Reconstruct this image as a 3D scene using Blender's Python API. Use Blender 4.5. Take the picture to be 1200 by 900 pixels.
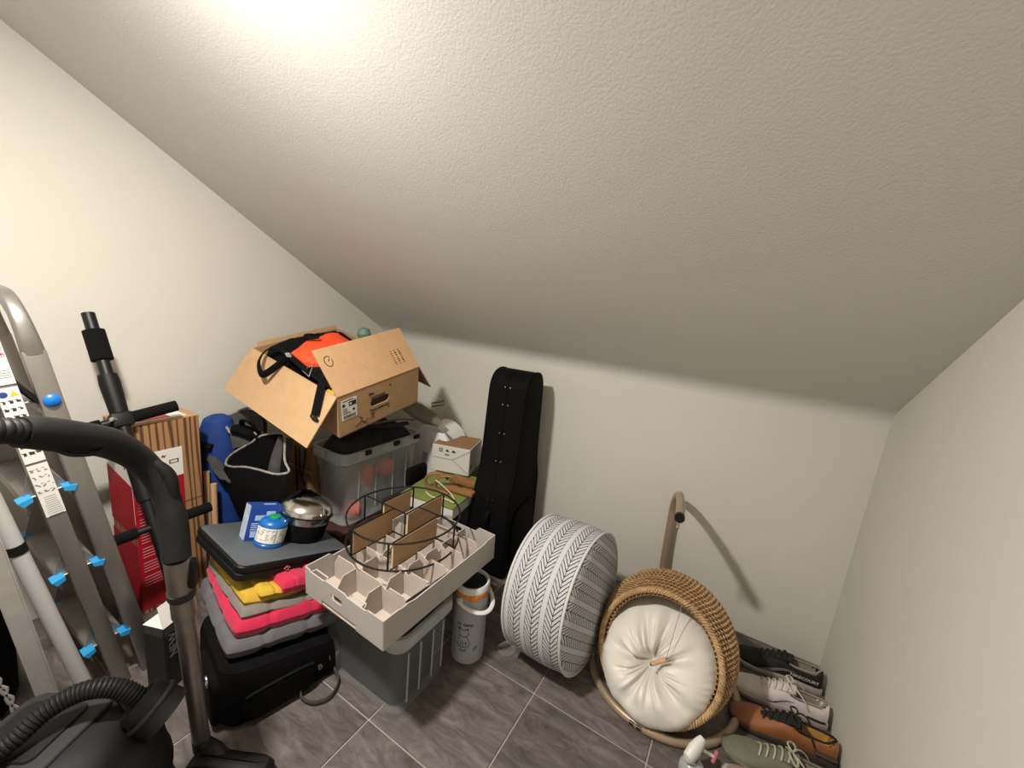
import bpy, bmesh, math, random
from mathutils import Vector, Matrix, Euler, noise
R = math.radians
PI = math.pi
random.seed(7)
for o in list(bpy.data.objects): bpy.data.objects.remove(o)
SC = bpy.context.scene
COL = SC.collection
V = Vector

# ------------------------------------------------------------------ camera
H, XR, D, XL, YF, ZC = 1.38, 0.483, 1.987, -2.182, -1.35, 2.36
KNEE, SLOPE = 1.095, R(31.9)
cd = bpy.data.cameras.new('camera'); cam = bpy.data.objects.new('camera', cd); COL.objects.link(cam)
cd.sensor_width = 36; cd.sensor_fit = 'HORIZONTAL'; cd.lens = 482.0/1200*36; cd.clip_start = .01
def cam_rot(yaw, pitch, roll):
    y, p, r = R(yaw), R(pitch), R(roll)
    A = Matrix(((1,0,0),(0,0,-1),(0,1,0)))
    Y = Matrix(((math.cos(y),math.sin(y),0),(-math.sin(y),math.cos(y),0),(0,0,1)))
    P = Matrix(((1,0,0),(0,math.cos(p),-math.sin(p)),(0,math.sin(p),math.cos(p))))
    Q = Matrix(((math.cos(r),-math.sin(r),0),(math.sin(r),math.cos(r),0),(0,0,1)))
    M = Q @ P @ A @ Y                       # world -> camera (x right, y down, z forward)
    return Matrix((M[0], -M[1], -M[2])).transposed()
cam.matrix_world = Matrix.Translation((0,0,H)) @ cam_rot(29.76, 11.58, 5.63).to_4x4()
SC.camera = cam
# ------------------------------------------------------------------ light
W = bpy.data.worlds.new('world'); SC.world = W; W.use_nodes = True
W.node_tree.nodes['Background'].inputs[0].default_value = (.02,.02,.02,1)
W.node_tree.nodes['Background'].inputs[1].default_value = 1
# the ceiling lamp: its flat lower glass and the glow from its rim
for kind, e in (('AREA', 43), ('POINT', 28)):
    ld = bpy.data.lights.new('ceiling_lamp', kind); ld.energy = e; ld.color = (1,.94,.86)
    if kind == 'AREA': ld.shape = 'DISK'; ld.size = .12
    else: ld.shadow_soft_size = .055
    lo = bpy.data.objects.new('ceiling_lamp', ld); COL.objects.link(lo); lo.location = (-.95,.09,2.06)
SC.view_settings.view_transform = 'Standard'; SC.view_settings.look = 'None'
SC.view_settings.exposure = 0; SC.view_settings.gamma = 1; SC.view_settings.use_curve_mapping = False

# ------------------------------------------------------------------ materials
def lin(h):
    h = h.lstrip('#'); out = []
    for i in (0,2,4):
        c = int(h[i:i+2],16)/255; out.append(c/12.92 if c <= .04045 else ((c+.055)/1.055)**2.4)
    return (*out,1)
MATS = {}
def mat(name, col, rough=.6, metal=0, nscale=0, namt=.12, bump=0, bscale=200, alpha=1, coat=0, sheen=0, trans=0, stretch=None, spec=.5):
    if name in MATS: return MATS[name]
    m = bpy.data.materials.new(name); m.use_nodes = True; nt = m.node_tree; b = nt.nodes['Principled BSDF']
    c = lin(col) if isinstance(col, str) else (*col,1)
    b.inputs['Base Color'].default_value = c; b.inputs['Roughness'].default_value = rough; b.inputs['Metallic'].default_value = metal
    b.inputs['Alpha'].default_value = alpha; b.inputs['Coat Weight'].default_value = coat; b.inputs['Sheen Weight'].default_value = sheen
    b.inputs['Transmission Weight'].default_value = trans; b.inputs['Specular IOR Level'].default_value = spec
    tc = nt.nodes.new('ShaderNodeTexCoord'); src = tc.outputs['Object']
    if stretch:
        mp = nt.nodes.new('ShaderNodeMapping'); mp.inputs['Scale'].default_value = stretch; nt.links.new(src, mp.inputs[0]); src = mp.outputs[0]
    if nscale:
        n = nt.nodes.new('ShaderNodeTexNoise'); n.inputs['Scale'].default_value = nscale; n.inputs['Detail'].default_value = 6; nt.links.new(src, n.inputs[0])
        r = nt.nodes.new('ShaderNodeValToRGB'); r.color_ramp.elements[0].position = .3; r.color_ramp.elements[1].position = .7
        r.color_ramp.elements[0].color = (*[x*(1-namt) for x in c[:3]],1); r.color_ramp.elements[1].color = (*[min(1,x*(1+namt)) for x in c[:3]],1)
        nt.links.new(n.outputs[0], r.inputs[0]); nt.links.new(r.outputs[0], b.inputs['Base Color'])
    if bump:
        n = nt.nodes.new('ShaderNodeTexNoise'); n.inputs['Scale'].default_value = bscale; n.inputs['Detail'].default_value = 3; nt.links.new(src, n.inputs[0])
        u = nt.nodes.new('ShaderNodeBump'); u.inputs['Strength'].default_value = bump; u.inputs['Distance'].default_value = .004
        nt.links.new(n.outputs[0], u.inputs['Height']); nt.links.new(u.outputs[0], b.inputs['Normal'])
    MATS[name] = m; return m
M_wall = mat('plaster_wall', (.60,.583,.525), .92, nscale=1.5, namt=.02, bump=.18, bscale=120)
M_ceil = mat('plaster_slope', (.60,.588,.556), .95, nscale=1.2, namt=.02, bump=.17, bscale=170)
M_grout = mat('grout', '#9f978e', .9, nscale=60)
M_card = mat('cardboard', '#ac8862', .85, nscale=30, namt=.06, bump=.06, bscale=300)
M_cardin = mat('cardboard_inner', '#b3926c', .85, nscale=30, namt=.05)
M_carddk = mat('cardboard_dull', '#8f6c49', .88, nscale=30, namt=.08)
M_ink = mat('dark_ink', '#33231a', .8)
M_black = mat('black_fabric', (.0035,.0035,.004), .9, nscale=40, namt=.3, bump=.3, bscale=500, spec=.1)
M_blackpl = mat('black_plastic', (.0035,.0035,.004), .55, nscale=20, namt=.2, spec=.3)
M_vac = mat('vacuum_plastic', (.007,.007,.0075), .55, nscale=15, namt=.2, spec=.3)
M_vacg = mat('vacuum_grey_plastic', (.022,.022,.023), .55, spec=.35)
M_foam = mat('black_foam', (.0028,.0028,.003), .95, bump=.3, bscale=700, spec=.2)
M_blacksteel = mat('black_steel', (.004,.004,.0045), .45, spec=.4)
M_alu = mat('brushed_aluminium', (.30,.285,.265), .42, .8, nscale=25, namt=.1, stretch=(1,1,.08))
M_tube = mat('vacuum_tube_steel', (.36,.33,.30), .38, .9, nscale=25, namt=.1)
M_white = mat('white_plastic', '#d9d8d4', .4)
M_whitetube = mat('white_tube', '#b2b2b0', .45)
M_chan = mat('pale_aluminium', (.50,.48,.45), .5, .55, nscale=25, namt=.08)
M_whitecard = mat('white_card', '#aba6a2', .8, nscale=20, namt=.03)
M_trayin = mat('grey_card_inner', '#b8aca1', .85, nscale=20, namt=.04)
M_paper = mat('white_paper', '#d8d5cf', .7)
M_blueplug = mat('blue_plastic', '#1668b8', .35)
M_cyan = mat('cyan_plastic', '#2a8fc9', .4)
M_red = mat('red_print', '#a01020', .55, nscale=10, namt=.06)
M_redink = mat('red_ink', '#b8333a', .7)
M_yell = mat('yellow_ink', '#e0b21c', .7)
M_blueink = mat('blue_ink', '#1c3c78', .7)
M_bluefab = mat('blue_fabric', '#0c3478', .8, nscale=15, namt=.25, bump=.2, bscale=300)
M_trim = mat('grey_piping', '#8b8782', .8, nscale=90, namt=.4)
M_wood = mat('panel_wood', '#a8835c', .6, nscale=18, namt=.12, stretch=(.3,.3,4))
M_woodedge = mat('panel_edge', '#d9bb93', .6)
M_pole = mat('pale_wood', '#c09a74', .6, nscale=12, namt=.15, stretch=(4,4,.4))
M_bin = mat('clear_plastic', (.48,.51,.52), .30, alpha=.09, nscale=4, namt=.05)
M_binu = mat('frosted_plastic', (.70,.73,.73), .32, alpha=.20, nscale=4, namt=.05)
M_binrim = mat('clear_plastic_rim', (.62,.65,.65), .3, alpha=.40)
M_rose = mat('raspberry_fabric', '#b8163f', .85, nscale=14, namt=.12, bump=.35, bscale=350, sheen=.2)
M_grey = mat('grey_fabric', '#5a585d', .9, nscale=14, namt=.1, bump=.35, bscale=350)
M_taupe = mat('taupe_fabric', '#746d67', .9, nscale=14, namt=.1, bump=.35, bscale=350)
M_mustard = mat('mustard_fabric', '#b8952c', .85, nscale=14, namt=.1, bump=.35, bscale=350)
M_slate = mat('slate_top', '#4d5256', .5, nscale=9, namt=.10, bump=.05)
M_steel = mat('polished_steel', (.62,.60,.56), .2, 1)
M_canblue = mat('blue_can', '#0d5aa5', .3, coat=.3)
M_green = mat('green_cap', '#0a8a4a', .4)
M_orange = mat('orange_cloth', '#e8481c', .75, nscale=12, namt=.1)
M_orangeball = mat('orange_ball', '#f0633a', .6, nscale=30, namt=.15)
M_gfelt = mat('grey_felt', '#756c61', .95, nscale=20, namt=.12, bump=.3)
M_greenbox = mat('green_print', '#74803f', .5, nscale=8, namt=.12)
M_ring = mat('brown_wood', '#8a5f35', .55, nscale=25, namt=.2)
M_cord = mat('cotton_cord', '#cdb99a', .9)
M_case = mat('guitar_case_nylon', (.003,.003,.0035), .85, nscale=8, namt=.3, bump=.25, bscale=900, spec=.12)
M_seag = mat('seagrass', '#b3926b', .8, nscale=45, namt=.3, bump=.4, bscale=150)
M_sat = mat('ivory_satin', '#d8d4ca', .42, nscale=6, namt=.03, sheen=.3)
M_standm = mat('taupe_metal', '#a08c75', .4, .3)
M_mug = mat('grey_white_enamel', '#a3a6ac', .45)
M_orangering = mat('orange_plastic', '#d98024', .4)
M_darkbag = mat('dark_cloth', (.012,.010,.013), .9, nscale=12, namt=.5)
M_purple = mat('purple_cloth', (.03,.012,.03), .9, nscale=12, namt=.5)
M_greycan = mat('grey_paint', '#66666a', .6)
M_shoeblk = mat('shoe_black', (.0045,.0045,.005), .8, nscale=30, namt=.3)
M_shoewht = mat('shoe_white', '#cdc4c1', .7, nscale=30, namt=.06, bump=.2, bscale=600)
M_solew = mat('sole_white', '#a79d98', .6, nscale=20, namt=.08)
M_soleg = mat('sole_grey', '#6c6864', .7)
M_tan = mat('shoe_tan_leather', '#8a5530', .55, nscale=12, namt=.2)
M_tanin = mat('shoe_ochre_lining', '#b5863c', .8, nscale=20, namt=.1)
M_soled = mat('sole_dark', '#3d332d', .7)
M_olive = mat('shoe_sage_suede', '#6b6d5c', .9, nscale=20, namt=.12, bump=.2, bscale=500)
M_pinkgr = mat('shoe_blush', '#8e7a70', .8)
M_lin = mat('shoe_lining', '#8f837b', .9, nscale=20, namt=.1)
M_laceb = mat('lace_black', (.015,.012,.010), .9)
M_lacew = mat('lace_white', '#c9c0b8', .9)
M_lacec = mat('lace_cream', '#a9a48c', .9)
M_pink = mat('pink_plastic', '#b5606a', .5)
M_clear = mat('clear_disc', (.5,.5,.48), .15, alpha=.22)

# ------------------------------------------------------------------ mesh helpers
def T(x,y,z): return Matrix.Translation((x,y,z))
def RX(a): return Matrix.Rotation(R(a),4,'X')
def RY(a): return Matrix.Rotation(R(a),4,'Y')
def RZ(a): return Matrix.Rotation(R(a),4,'Z')
def EU(x,y,z,rx,ry,rz): return T(x,y,z) @ Euler((R(rx),R(ry),R(rz)),'XYZ').to_matrix().to_4x4()
I4 = Matrix.Identity(4)
class G:
    """collects geometry"""
    def __init__(s): s.v=[]; s.f=[]; s.uv=None
    def add(s, vs, fs, M=I4):
        n=len(s.v); s.v += [M@V(v) for v in vs]; s.f += [tuple(i+n for i in f) for f in fs]; return s
    def bm(s, bm, M=I4):
        bm.verts.ensure_lookup_table(); bm.verts.index_update()
        s.add([v.co.copy() for v in bm.verts],[[v.index for v in f.verts] for f in bm.faces],M); bm.free(); return s
    def box(s, c, d, M=I4, bev=0, seg=2):
        bm=bmesh.new(); bmesh.ops.create_cube(bm,size=1,matrix=Matrix.Translation(c)@Matrix.Diagonal((*d,1)))
        if bev: bmesh.ops.bevel(bm,geom=bm.edges[:],offset=bev,segments=seg,affect='EDGES',profile=.5)
        return s.bm(bm,M)
    def box0(s, lo, hi, M=I4, bev=0, seg=2):
        return s.box([(a+b)/2 for a,b in zip(lo,hi)],[b-a for a,b in zip(lo,hi)],M,bev,seg)
    def tube(s, pts, r, seg=10, M=I4, closed=False, cap=True, flat=1.0):
        pts=[V(p) for p in pts]; n=len(pts); rs=r if isinstance(r,(list,tuple)) else [r]*n
        tan=[]
        for i in range(n):
            if closed: t=pts[(i+1)%n]-pts[i-1]
            else: t=pts[min(i+1,n-1)]-pts[max(i-1,0)]
            tan.append(t.normalized() if t.length>1e-9 else V((0,0,1)))
        up=V((0,0,1)) if abs(tan[0].z)<.9 else V((1,0,0))
        a=tan[0].cross(up).normalized(); vs=[]; fs=[]
        for i in range(n):
            a=(a-tan[i]*a.dot(tan[i])); a=a.normalized() if a.length>1e-6 else tan[i].orthogonal().normalized()
            b=tan[i].cross(a)
            for k in range(seg):
                w=2*PI*k/seg; vs.append(pts[i]+a*(rs[i]*math.cos(w))+b*(rs[i]*flat*math.sin(w)))
        m=n if closed else n-1
        for i in range(m):
            for k in range(seg):
                j=(i+1)%n; fs.append((i*seg+k,i*seg+(k+1)%seg,j*seg+(k+1)%seg,j*seg+k))
        if cap and not closed:
            fs.append(tuple(range(seg))[::-1]); fs.append(tuple((n-1)*seg+k for k in range(seg)))
        return s.add(vs,fs,M)
    def cyl(s, a, b, r, seg=20, r2=None, M=I4): return s.tube([a,b],[r,r if r2 is None else r2],seg,M)
    def lathe(s, prof, seg=32, M=I4):
        vs=[];fs=[];n=len(prof)
        for i,(r,z) in enumerate(prof):
            for k in range(seg): w=2*PI*k/seg; vs.append((r*math.cos(w),r*math.sin(w),z))
        for i in range(n-1):
            for k in range(seg): fs.append((i*seg+k,i*seg+(k+1)%seg,(i+1)*seg+(k+1)%seg,(i+1)*seg+k))
        return s.add(vs,fs,M)
    def loft(s, secs, M=I4, closed=True, cap0=True, cap1=True):
        n=len(secs[0]); vs=[p for q in secs for p in q]; fs=[]
        for i in range(len(secs)-1):
            for k in range(n if closed else n-1):
                fs.append((i*n+k,i*n+(k+1)%n,(i+1)*n+(k+1)%n,(i+1)*n+k))
        if cap0: fs.append(tuple(range(n))[::-1])
        if cap1: fs.append(tuple((len(secs)-1)*n+k for k in range(n)))
        return s.add(vs,fs,M)
    def plate(s, outline, holes=(), t=.004, M=I4):
        """flat sheet in local xy, thickness along z, with holes"""
        bm=bmesh.new(); es=[]
        for lp in [outline,*holes]:
            q=[bm.verts.new((x,y,0)) for x,y in lp]
            es += [bm.edges.new((q[i],q[(i+1)%len(q)])) for i in range(len(q))]
        bmesh.ops.triangle_fill(bm,edges=es,use_beauty=True)
        bmesh.ops.recalc_face_normals(bm,faces=bm.faces[:])
        r=bmesh.ops.extrude_face_region(bm,geom=bm.faces[:])
        bmesh.ops.translate(bm,vec=(0,0,t),verts=[v for v in r['geom'] if isinstance(v,bmesh.types.BMVert)])
        bmesh.ops.translate(bm,vec=(0,0,-t/2),verts=bm.verts[:])
        return s.bm(bm,M)
    def grid(s, nu, nv, fn, M=I4, wrap=False):
        vs=[fn(i/(nu-1),j/(nv-1)) for j in range(nv) for i in range(nu)]
        fs=[(j*nu+i,j*nu+i+1,(j+1)*nu+i+1,(j+1)*nu+i) for j in range(nv-1) for i in range(nu-1)]
        return s.add(vs,fs,M)
def spline(pts, n=8, closed=False):
    P=[V(p) for p in pts]; m=len(P); out=[]
    for i in range(m if closed else m-1):
        if closed: a,b,c,d=P[i-1],P[i],P[(i+1)%m],P[(i+2)%m]
        else: a,b,c,d=P[max(i-1,0)],P[i],P[i+1],P[min(i+2,m-1)]
        for k in range(n):
            t=k/n; out.append(.5*((2*b)+(c-a)*t+(2*a-5*b+4*c-d)*t*t+(3*b-a-3*c+d)*t**3))
    if not closed: out.append(P[-1])
    return out
def rrect(w,l,r,z=0,n=5):
    out=[]
    for cx,cy,a0 in ((w/2-r,l/2-r,0),(-w/2+r,l/2-r,90),(-w/2+r,-l/2+r,180),(w/2-r,-l/2+r,270)):
        for k in range(n+1):
            a=R(a0+90*k/n); out.append((cx+r*math.cos(a),cy+r*math.sin(a),z))
    return out
def oval(cx,cy,w,h,n=8):
    r=h/2; out=[]
    for k in range(n+1): a=R(-90+180*k/n); out.append((cx+w/2-r+r*math.cos(a),cy+r*math.sin(a)))
    for k in range(n+1): a=R(90+180*k/n); out.append((cx-w/2+r+r*math.cos(a),cy+r*math.sin(a)))
    return out
MW = {}
def thing(name, label, cat, loc=(0,0,0), rot=(0,0,0), group=None):
    o=bpy.data.objects.new(name,None); COL.objects.link(o); o.empty_display_size=.05
    o.location=loc; o.rotation_euler=[R(a) for a in rot]; o['label']=label; o['category']=cat
    if group: o['group']=group
    MW[o]=EU(*loc,*rot); return o
def mesh(name, g, m, smooth=35):
    me=bpy.data.meshes.new(name); me.from_pydata([tuple(v) for v in g.v],[],g.f); me.validate()
    bm=bmesh.new(); bm.from_mesh(me); bmesh.ops.recalc_face_normals(bm,faces=bm.faces[:]); bm.to_mesh(me); bm.free()
    if m: me.materials.append(m)
    if smooth:
        me.polygons.foreach_set('use_smooth',[True]*len(me.polygons)); me.set_sharp_from_angle(angle=R(smooth))
    return me
def part(name, g, m, parent=None, world=False, label=None, smooth=35, kind=None):
    o=bpy.data.objects.new(name, mesh(name,g,m,smooth)); COL.objects.link(o)
    if parent is not None:
        o.parent=parent; root=parent
        while root.parent is not None: root=root.parent
        if world and root in MW: o.data.transform(MW[root].inverted())
    if label: o['label']=label
    if kind: o['kind']=kind
    return o
def single(name, g, m, label, cat, group=None, smooth=35):
    """a thing made of one mesh: origin moved to its base"""
    o=part(name,g,m,smooth=smooth); vs=[v.co for v in o.data.vertices]
    b=V((sum(v.x for v in vs)/len(vs),sum(v.y for v in vs)/len(vs),min(v.z for v in vs)))
    o.data.transform(Matrix.Translation(-b)); o.location=b
    o['label']=label; o['category']=cat
    if group: o['group']=group
    return o
def structure(name,g,m,smooth=0):
    o=part(name,g,m,smooth=smooth); o['kind']='structure'; return o
def text_g(txt, size, M=I4, ext=.0004, wrap=None, bold=False):
    c=bpy.data.curves.new('lettering','FONT'); c.body=txt; c.size=size; c.align_x='CENTER'; c.align_y='CENTER'; c.extrude=ext; c.resolution_u=2
    if bold: c.offset=size*.02
    o=bpy.data.objects.new('lettering',c); COL.objects.link(o)
    dg=bpy.context.evaluated_depsgraph_get(); me=bpy.data.meshes.new_from_object(o.evaluated_get(dg))
    g=G(); g.add([wrap(v.co) if wrap else v.co.copy() for v in me.vertices],[tuple(p.vertices) for p in me.polygons],M)
    bpy.data.objects.remove(o); bpy.data.curves.remove(c); bpy.data.meshes.remove(me); return g
def frameM(o, ex, ey):
    ex=V(ex).normalized(); ey=V(ey); ey=(ey-ex*ey.dot(ex)).normalized(); ez=ex.cross(ey)
    m=Matrix((ex,ey,ez)).transposed().to_4x4(); m.translation=o; return m
def nz(p,s): return noise.noise(V(p)*s)

# ================================================================== the room
t=.1
structure('wall_left', G().box0((XL-t,YF-t,-t),(XL,D+t,ZC+.1)), M_wall)
structure('wall_right', G().box0((XR,YF-t,-t),(XR+t,D+t,ZC+.1)), M_wall)
structure('wall_front', G().box0((XL,YF-t,-t),(XR,YF,ZC+.1)), M_wall)
structure('wall_back', G().box0((XL,D,-t),(XR,D+t,KNEE-.045)), M_wall)
# sloped ceiling with a soft plastered bend at the knee wall, then the flat part
tn=math.tan(SLOPE); prof=[]
for k in range(9):
    u=k/8; a=(D,KNEE-.045); b=(D,KNEE); c=(D-.06,KNEE+.06*tn)
    prof.append(tuple((1-u)**2*a[i]+2*u*(1-u)*b[i]+u*u*c[i] for i in (0,1)))
yflat=D-(ZC-KNEE)/tn
prof += [(yflat,ZC),(YF-t,ZC)]
ys=[(y+.0,z) for y,z in prof]+[(YF-t,ZC+.12),(yflat+.05,ZC+.12),(D+t,KNEE+.1),(D+t,KNEE-.045)]
g=G(); g.loft([[(XL-.02,y,z) for y,z in ys],[(XR+.02,y,z) for y,z in ys]])
structure('ceiling', g, M_ceil, smooth=25)
# floor: grout bed with one object per tile
def tile_mat():
    m=bpy.data.materials.new('stone_tile'); m.use_nodes=True; nt=m.node_tree; b=nt.nodes['Principled BSDF']; L=nt.links
    geo=nt.nodes.new('ShaderNodeNewGeometry'); oi=nt.nodes.new('ShaderNodeObjectInfo')
    add=nt.nodes.new('ShaderNodeVectorMath'); add.operation='ADD'
    mul=nt.nodes.new('ShaderNodeMath'); mul.operation='MULTIPLY'; mul.inputs[1].default_value=40; L.new(oi.outputs['Random'],mul.inputs[0])
    L.new(geo.outputs['Position'],add.inputs[0]); L.new(mul.outputs[0],add.inputs[1])
    mp=nt.nodes.new('ShaderNodeMapping'); mp.inputs['Scale'].default_value=(5,15,1); L.new(add.outputs[0],mp.inputs[0])
    n=nt.nodes.new('ShaderNodeTexNoise'); n.inputs['Scale'].default_value=1.6; n.inputs['Detail'].default_value=9; n.inputs['Roughness'].default_value=.68; n.inputs['Distortion'].default_value=.8; L.new(mp.outputs[0],n.inputs[0])
    r=nt.nodes.new('ShaderNodeValToRGB'); e=r.color_ramp.elements; e[0].position=.33; e[1].position=.68; e[0].color=lin('#453f3d'); e[1].color=lin('#776f6a')
    k=r.color_ramp.elements.new(.5); k.color=lin('#5f5854')
    L.new(n.outputs[0],r.inputs[0])
    hs=nt.nodes.new('ShaderNodeHueSaturation'); mr=nt.nodes.new('ShaderNodeMapRange'); mr.inputs[3].default_value=.9; mr.inputs[4].default_value=1.08
    L.new(oi.outputs['Random'],mr.inputs[0]); L.new(mr.outputs[0],hs.inputs['Value']); L.new(r.outputs[0],hs.inputs['Color']); L.new(hs.outputs[0],b.inputs['Base Color'])
    b.inputs['Roughness'].default_value=.55
    u=nt.nodes.new('ShaderNodeBump'); u.inputs['Strength'].default_value=.12; u.inputs['Distance'].default_value=.003; L.new(n.outputs[0],u.inputs['Height']); L.new(u.outputs[0],b.inputs['Normal'])
    return m
fl=structure('floor', G().box0((XL-t,YF-t,-.1),(XR+t,D+t,-.004)), M_grout)
TS=.4005; gx0,gy0=-.4495,1.1660; tm=tile_mat(); full=None; gap=.0026
for i in range(-6,4):
    for j in range(-7,4):
        x0,x1=gx0+i*TS,gx0+(i+1)*TS; y0,y1=gy0+j*TS,gy0+(j+1)*TS
        x0,x1=max(x0,XL),min(x1,XR); y0,y1=max(y0,YF),min(y1,D)
        if x1-x0<.02 or y1-y0<.02: continue
        whole=abs(x1-x0-TS)<1e-4 and abs(y1-y0-TS)<1e-4
        if whole and full: o=full.copy(); COL.objects.link(o)
        else:
            hx,hy=(x1-x0)/2-gap,(y1-y0)/2-gap
            o=part('tile', G().box0((-hx,-hy,-.012),(hx,hy,0),bev=.0015,seg=1), tm, fl, smooth=0)
            if whole: full=o
        o.parent=fl; o.location=((x0+x1)/2,(y0+y1)/2,0)

# ================================================================== open-topped storage bins
def make_bin(name, label, x0,x1,y0,y1,z0,z1, taper, group, tubm):
    cx,cy=(x0+x1)/2,(y0+y1)/2; w,l=x1-x0,y1-y0; h=z1-z0
    th=thing(name,label,'storage bin',(cx,cy,z0),group=group)
    def ring(f,inset,z,r=.04): return rrect(w-2*taper*(1-f)-2*inset-.02,l-2*taper*(1-f)-2*inset-.02,max(.008,r-inset),z,6)
    g=G(); g.loft([ring(0,.006,0,.045),ring(0,0,.006,.045),ring(.5,0,h*.5,.045),ring(1,0,h-.045,.045),ring(1,.003,h-.045,.045),ring(.5,.003,h*.5,.045),ring(0,.004,.006,.045)])
    part('tub',g,tubm,th)
    g=G(); a=rrect(w,l,.045,h-.05,6); b=rrect(w,l,.045,h,6); c=rrect(w-.022,l-.022,.04,h,6); d=rrect(w-.022,l-.022,.04,h-.05,6)
    g.loft([a,b,c,d],cap0=False,cap1=False); n=len(a)
    part('rim',g,M_binrim,th)
    for k,yy in enumerate((-.22,.0,.22)):                       # raised lugs along the long rim
        part('rim_lug',G().box((w/2,yy*l*1.2,h-.022),(.012,.07,.036),bev=.003),M_binrim,th)
    for xx in (-.2,.2):
        part('rim_lug',G().box((xx*w,-l/2,h-.022),(.07,.012,.036),bev=.003),M_binrim,th)
    for yy in (-.3,-.1,.12,.3):
        part('wall_rib',G().box((w/2-taper*.5-.008,yy*l,h*.45),(.004,.004,h*.6),RY(0)),M_binrim,th)
    return th
BG='clear plastic storage bins'
ub=make_bin('storage_bin','clear plastic storage bin full of dark clothes under the big open carton',-1.70,-1.455,1.12,1.625,.255,.63,.020,BG,M_binu)
for yy in (-.12,.06,.2): part('rim_clip',G().box((.1245,yy,.362),(.02,.035,.022),bev=.003),M_blackpl,ub,label='black clip on the rim')
lb=make_bin('storage_bin','clear plastic storage bin on the floor under the white bottle tray',-1.165,-.755,.790,1.075,0,.318,.006,BG,M_bin)
# what the upper bin stands on
g=G(); g.box0((-1.86,1.1,0),(-1.45,1.64,.254),bev=.006)
single('maroon_box',g,mat('maroon_print','#3a1a1a',.7,nscale=10),'dark maroon box hidden under the upper clear bin','box')
# contents: clothes
def mound(cx,cy,z0,w,l,h,seed,amp=.03,sc=9,n=28):
    g=G()
    def top(u,v):
        x=(u-.5)*2;y=(v-.5)*2; e=max(0,1-abs(x)**4)*max(0,1-abs(y)**4)
        z=h*(e**.5)*(1+.0*x)+amp*e*noise.fractal(V((u*sc+seed,v*sc,seed)),1,2,3)
        return (cx+x*w/2*(1 if e>0 else 1),cy+y*l/2,z0+max(z,.002))
    g.grid(n,n,top); 
    k=len(g.v); g.grid(n,n,lambda u,v:(cx+(u-.5)*w,cy+(v-.5)*l,z0)); return g
single('folded_clothes',mound(-1.58,1.372,.565,.205,.45,.125,3,.03),M_darkbag,'heap of dark clothes filling the upper clear bin','clothes')
g=G()
for k in range(3): 
    g.tube(spline([(-1.60+.02*k,1.20,.665+.008*k),(-1.55,1.30+.03*k,.705),(-1.50,1.40,.70),(-1.49,1.50+.02*k,.69)],6),[.016]*19,8,flat=.5)
single('purple_scarf',g,M_purple,'dark purple scarf strip lying on the clothes in the upper bin','scarf')
single('khaki_belt',G().tube(spline([(-1.56,1.28,.715),(-1.50,1.38,.728),(-1.49,1.48,.722),(-1.485,1.58,.70)],8),.011,8,flat=.35),M_taupe,'khaki webbing strap along the right rim of the upper bin','strap')
def ball(name,c,r,label,squash=(1,1,1)):
    g=G(); pr=[]
    for k in range(15):
        a=-PI/2+PI*k/14; pr.append((max(.0005,r*math.cos(a)),r*math.sin(a)))
    g.lathe(pr,24,T(*c)@Matrix.Diagonal((*squash,1)))
    for k in range(6):
        a=2*PI*k/6; g.tube([(c[0]+squash[0]*r*1.005*math.cos(t_)*math.cos(a),c[1]+squash[1]*r*1.005*math.cos(t_)*math.sin(a),c[2]+squash[2]*r*1.005*math.sin(t_)) for t_ in [R(-80+16*q) for q in range(11)]],.0022,5)
    return single(name,g,M_orangeball,label,'ball',group='orange balls in the upper bin')
ball('orange_ball',(-1.523,1.425,.47),.046,'orange ball behind the right wall of the upper bin, topmost of three')
ball('orange_ball',(-1.525,1.225,.315),.045,'orange ball low at the front corner of the upper bin')
ball('orange_ball',(-1.54,1.32,.45),.042,'tall orange ball beside the topmost one in the upper bin',(1,.9,1.6))
g=G(); g.box0((-1.56,1.475,.28),(-1.50,1.59,.54),bev=.02)
single('dark_pouch',g,mat('pouch_grey','#4c5456',.8,nscale=15,namt=.2),'dark grey pouch at the back of the upper bin','pouch')
g=G(); g.box0((-1.66,1.17,.275),(-1.58,1.58,.55),bev=.02)
single('grey_towel',g,mat('towel_grey','#9fa2a0',.95,nscale=30,namt=.1,bump=.3),'grey towel standing along the far side of the upper bin','towel')
g=G(); g.loft([rrect(.33,.20,.04,z,4) for z in (.012,.10,.30)]+[rrect(.35,.23,.04,.345,4),rrect(.30,.2,.04,.366,4)],T(-.965,.93,0))
single('dark_blanket',g,M_darkbag,'folded dark blanket filling the lower clear bin','blanket')

# ================================================================== big moving carton
CM=EU(-1.963,1.036,.872,11.7,10.1,-.5); CL=(.609,.429,.189)
ca=thing('moving_carton','big open brown moving carton with raised flaps tilted on the upper bin','carton',CM@V((.3,.21,0)))
cM=CM; tk=.005
def cpart(n,g,m,**k): return part(n,g,m,ca,world=True,**k)
cpart('carton_floor',G().box0((0,0,0),(CL[0],CL[1],tk),cM),M_card,smooth=0)
cpart('side_panel',G().box0((0,0,0),(CL[0],tk,CL[2]),cM),M_card,smooth=0)
cpart('side_panel',G().box0((0,CL[1]-tk,0),(CL[0],CL[1],CL[2]),cM),M_card,smooth=0)
cpart('end_panel',G().box0((0,tk,0),(tk,CL[1]-tk,CL[2]),cM),M_card,smooth=0)
eM=cM@frameM(V((CL[0]-tk/2,CL[1]/2,CL[2]/2)),(0,1,0),(0,0,1))
ep=cpart('end_panel',G().plate([(-CL[1]/2+tk,-CL[2]/2),(CL[1]/2-tk,-CL[2]/2),(CL[1]/2-tk,CL[2]/2),(-CL[1]/2+tk,CL[2]/2)],[oval(-.01,.005,.10,.036)],tk,eM),M_card,smooth=0)
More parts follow.
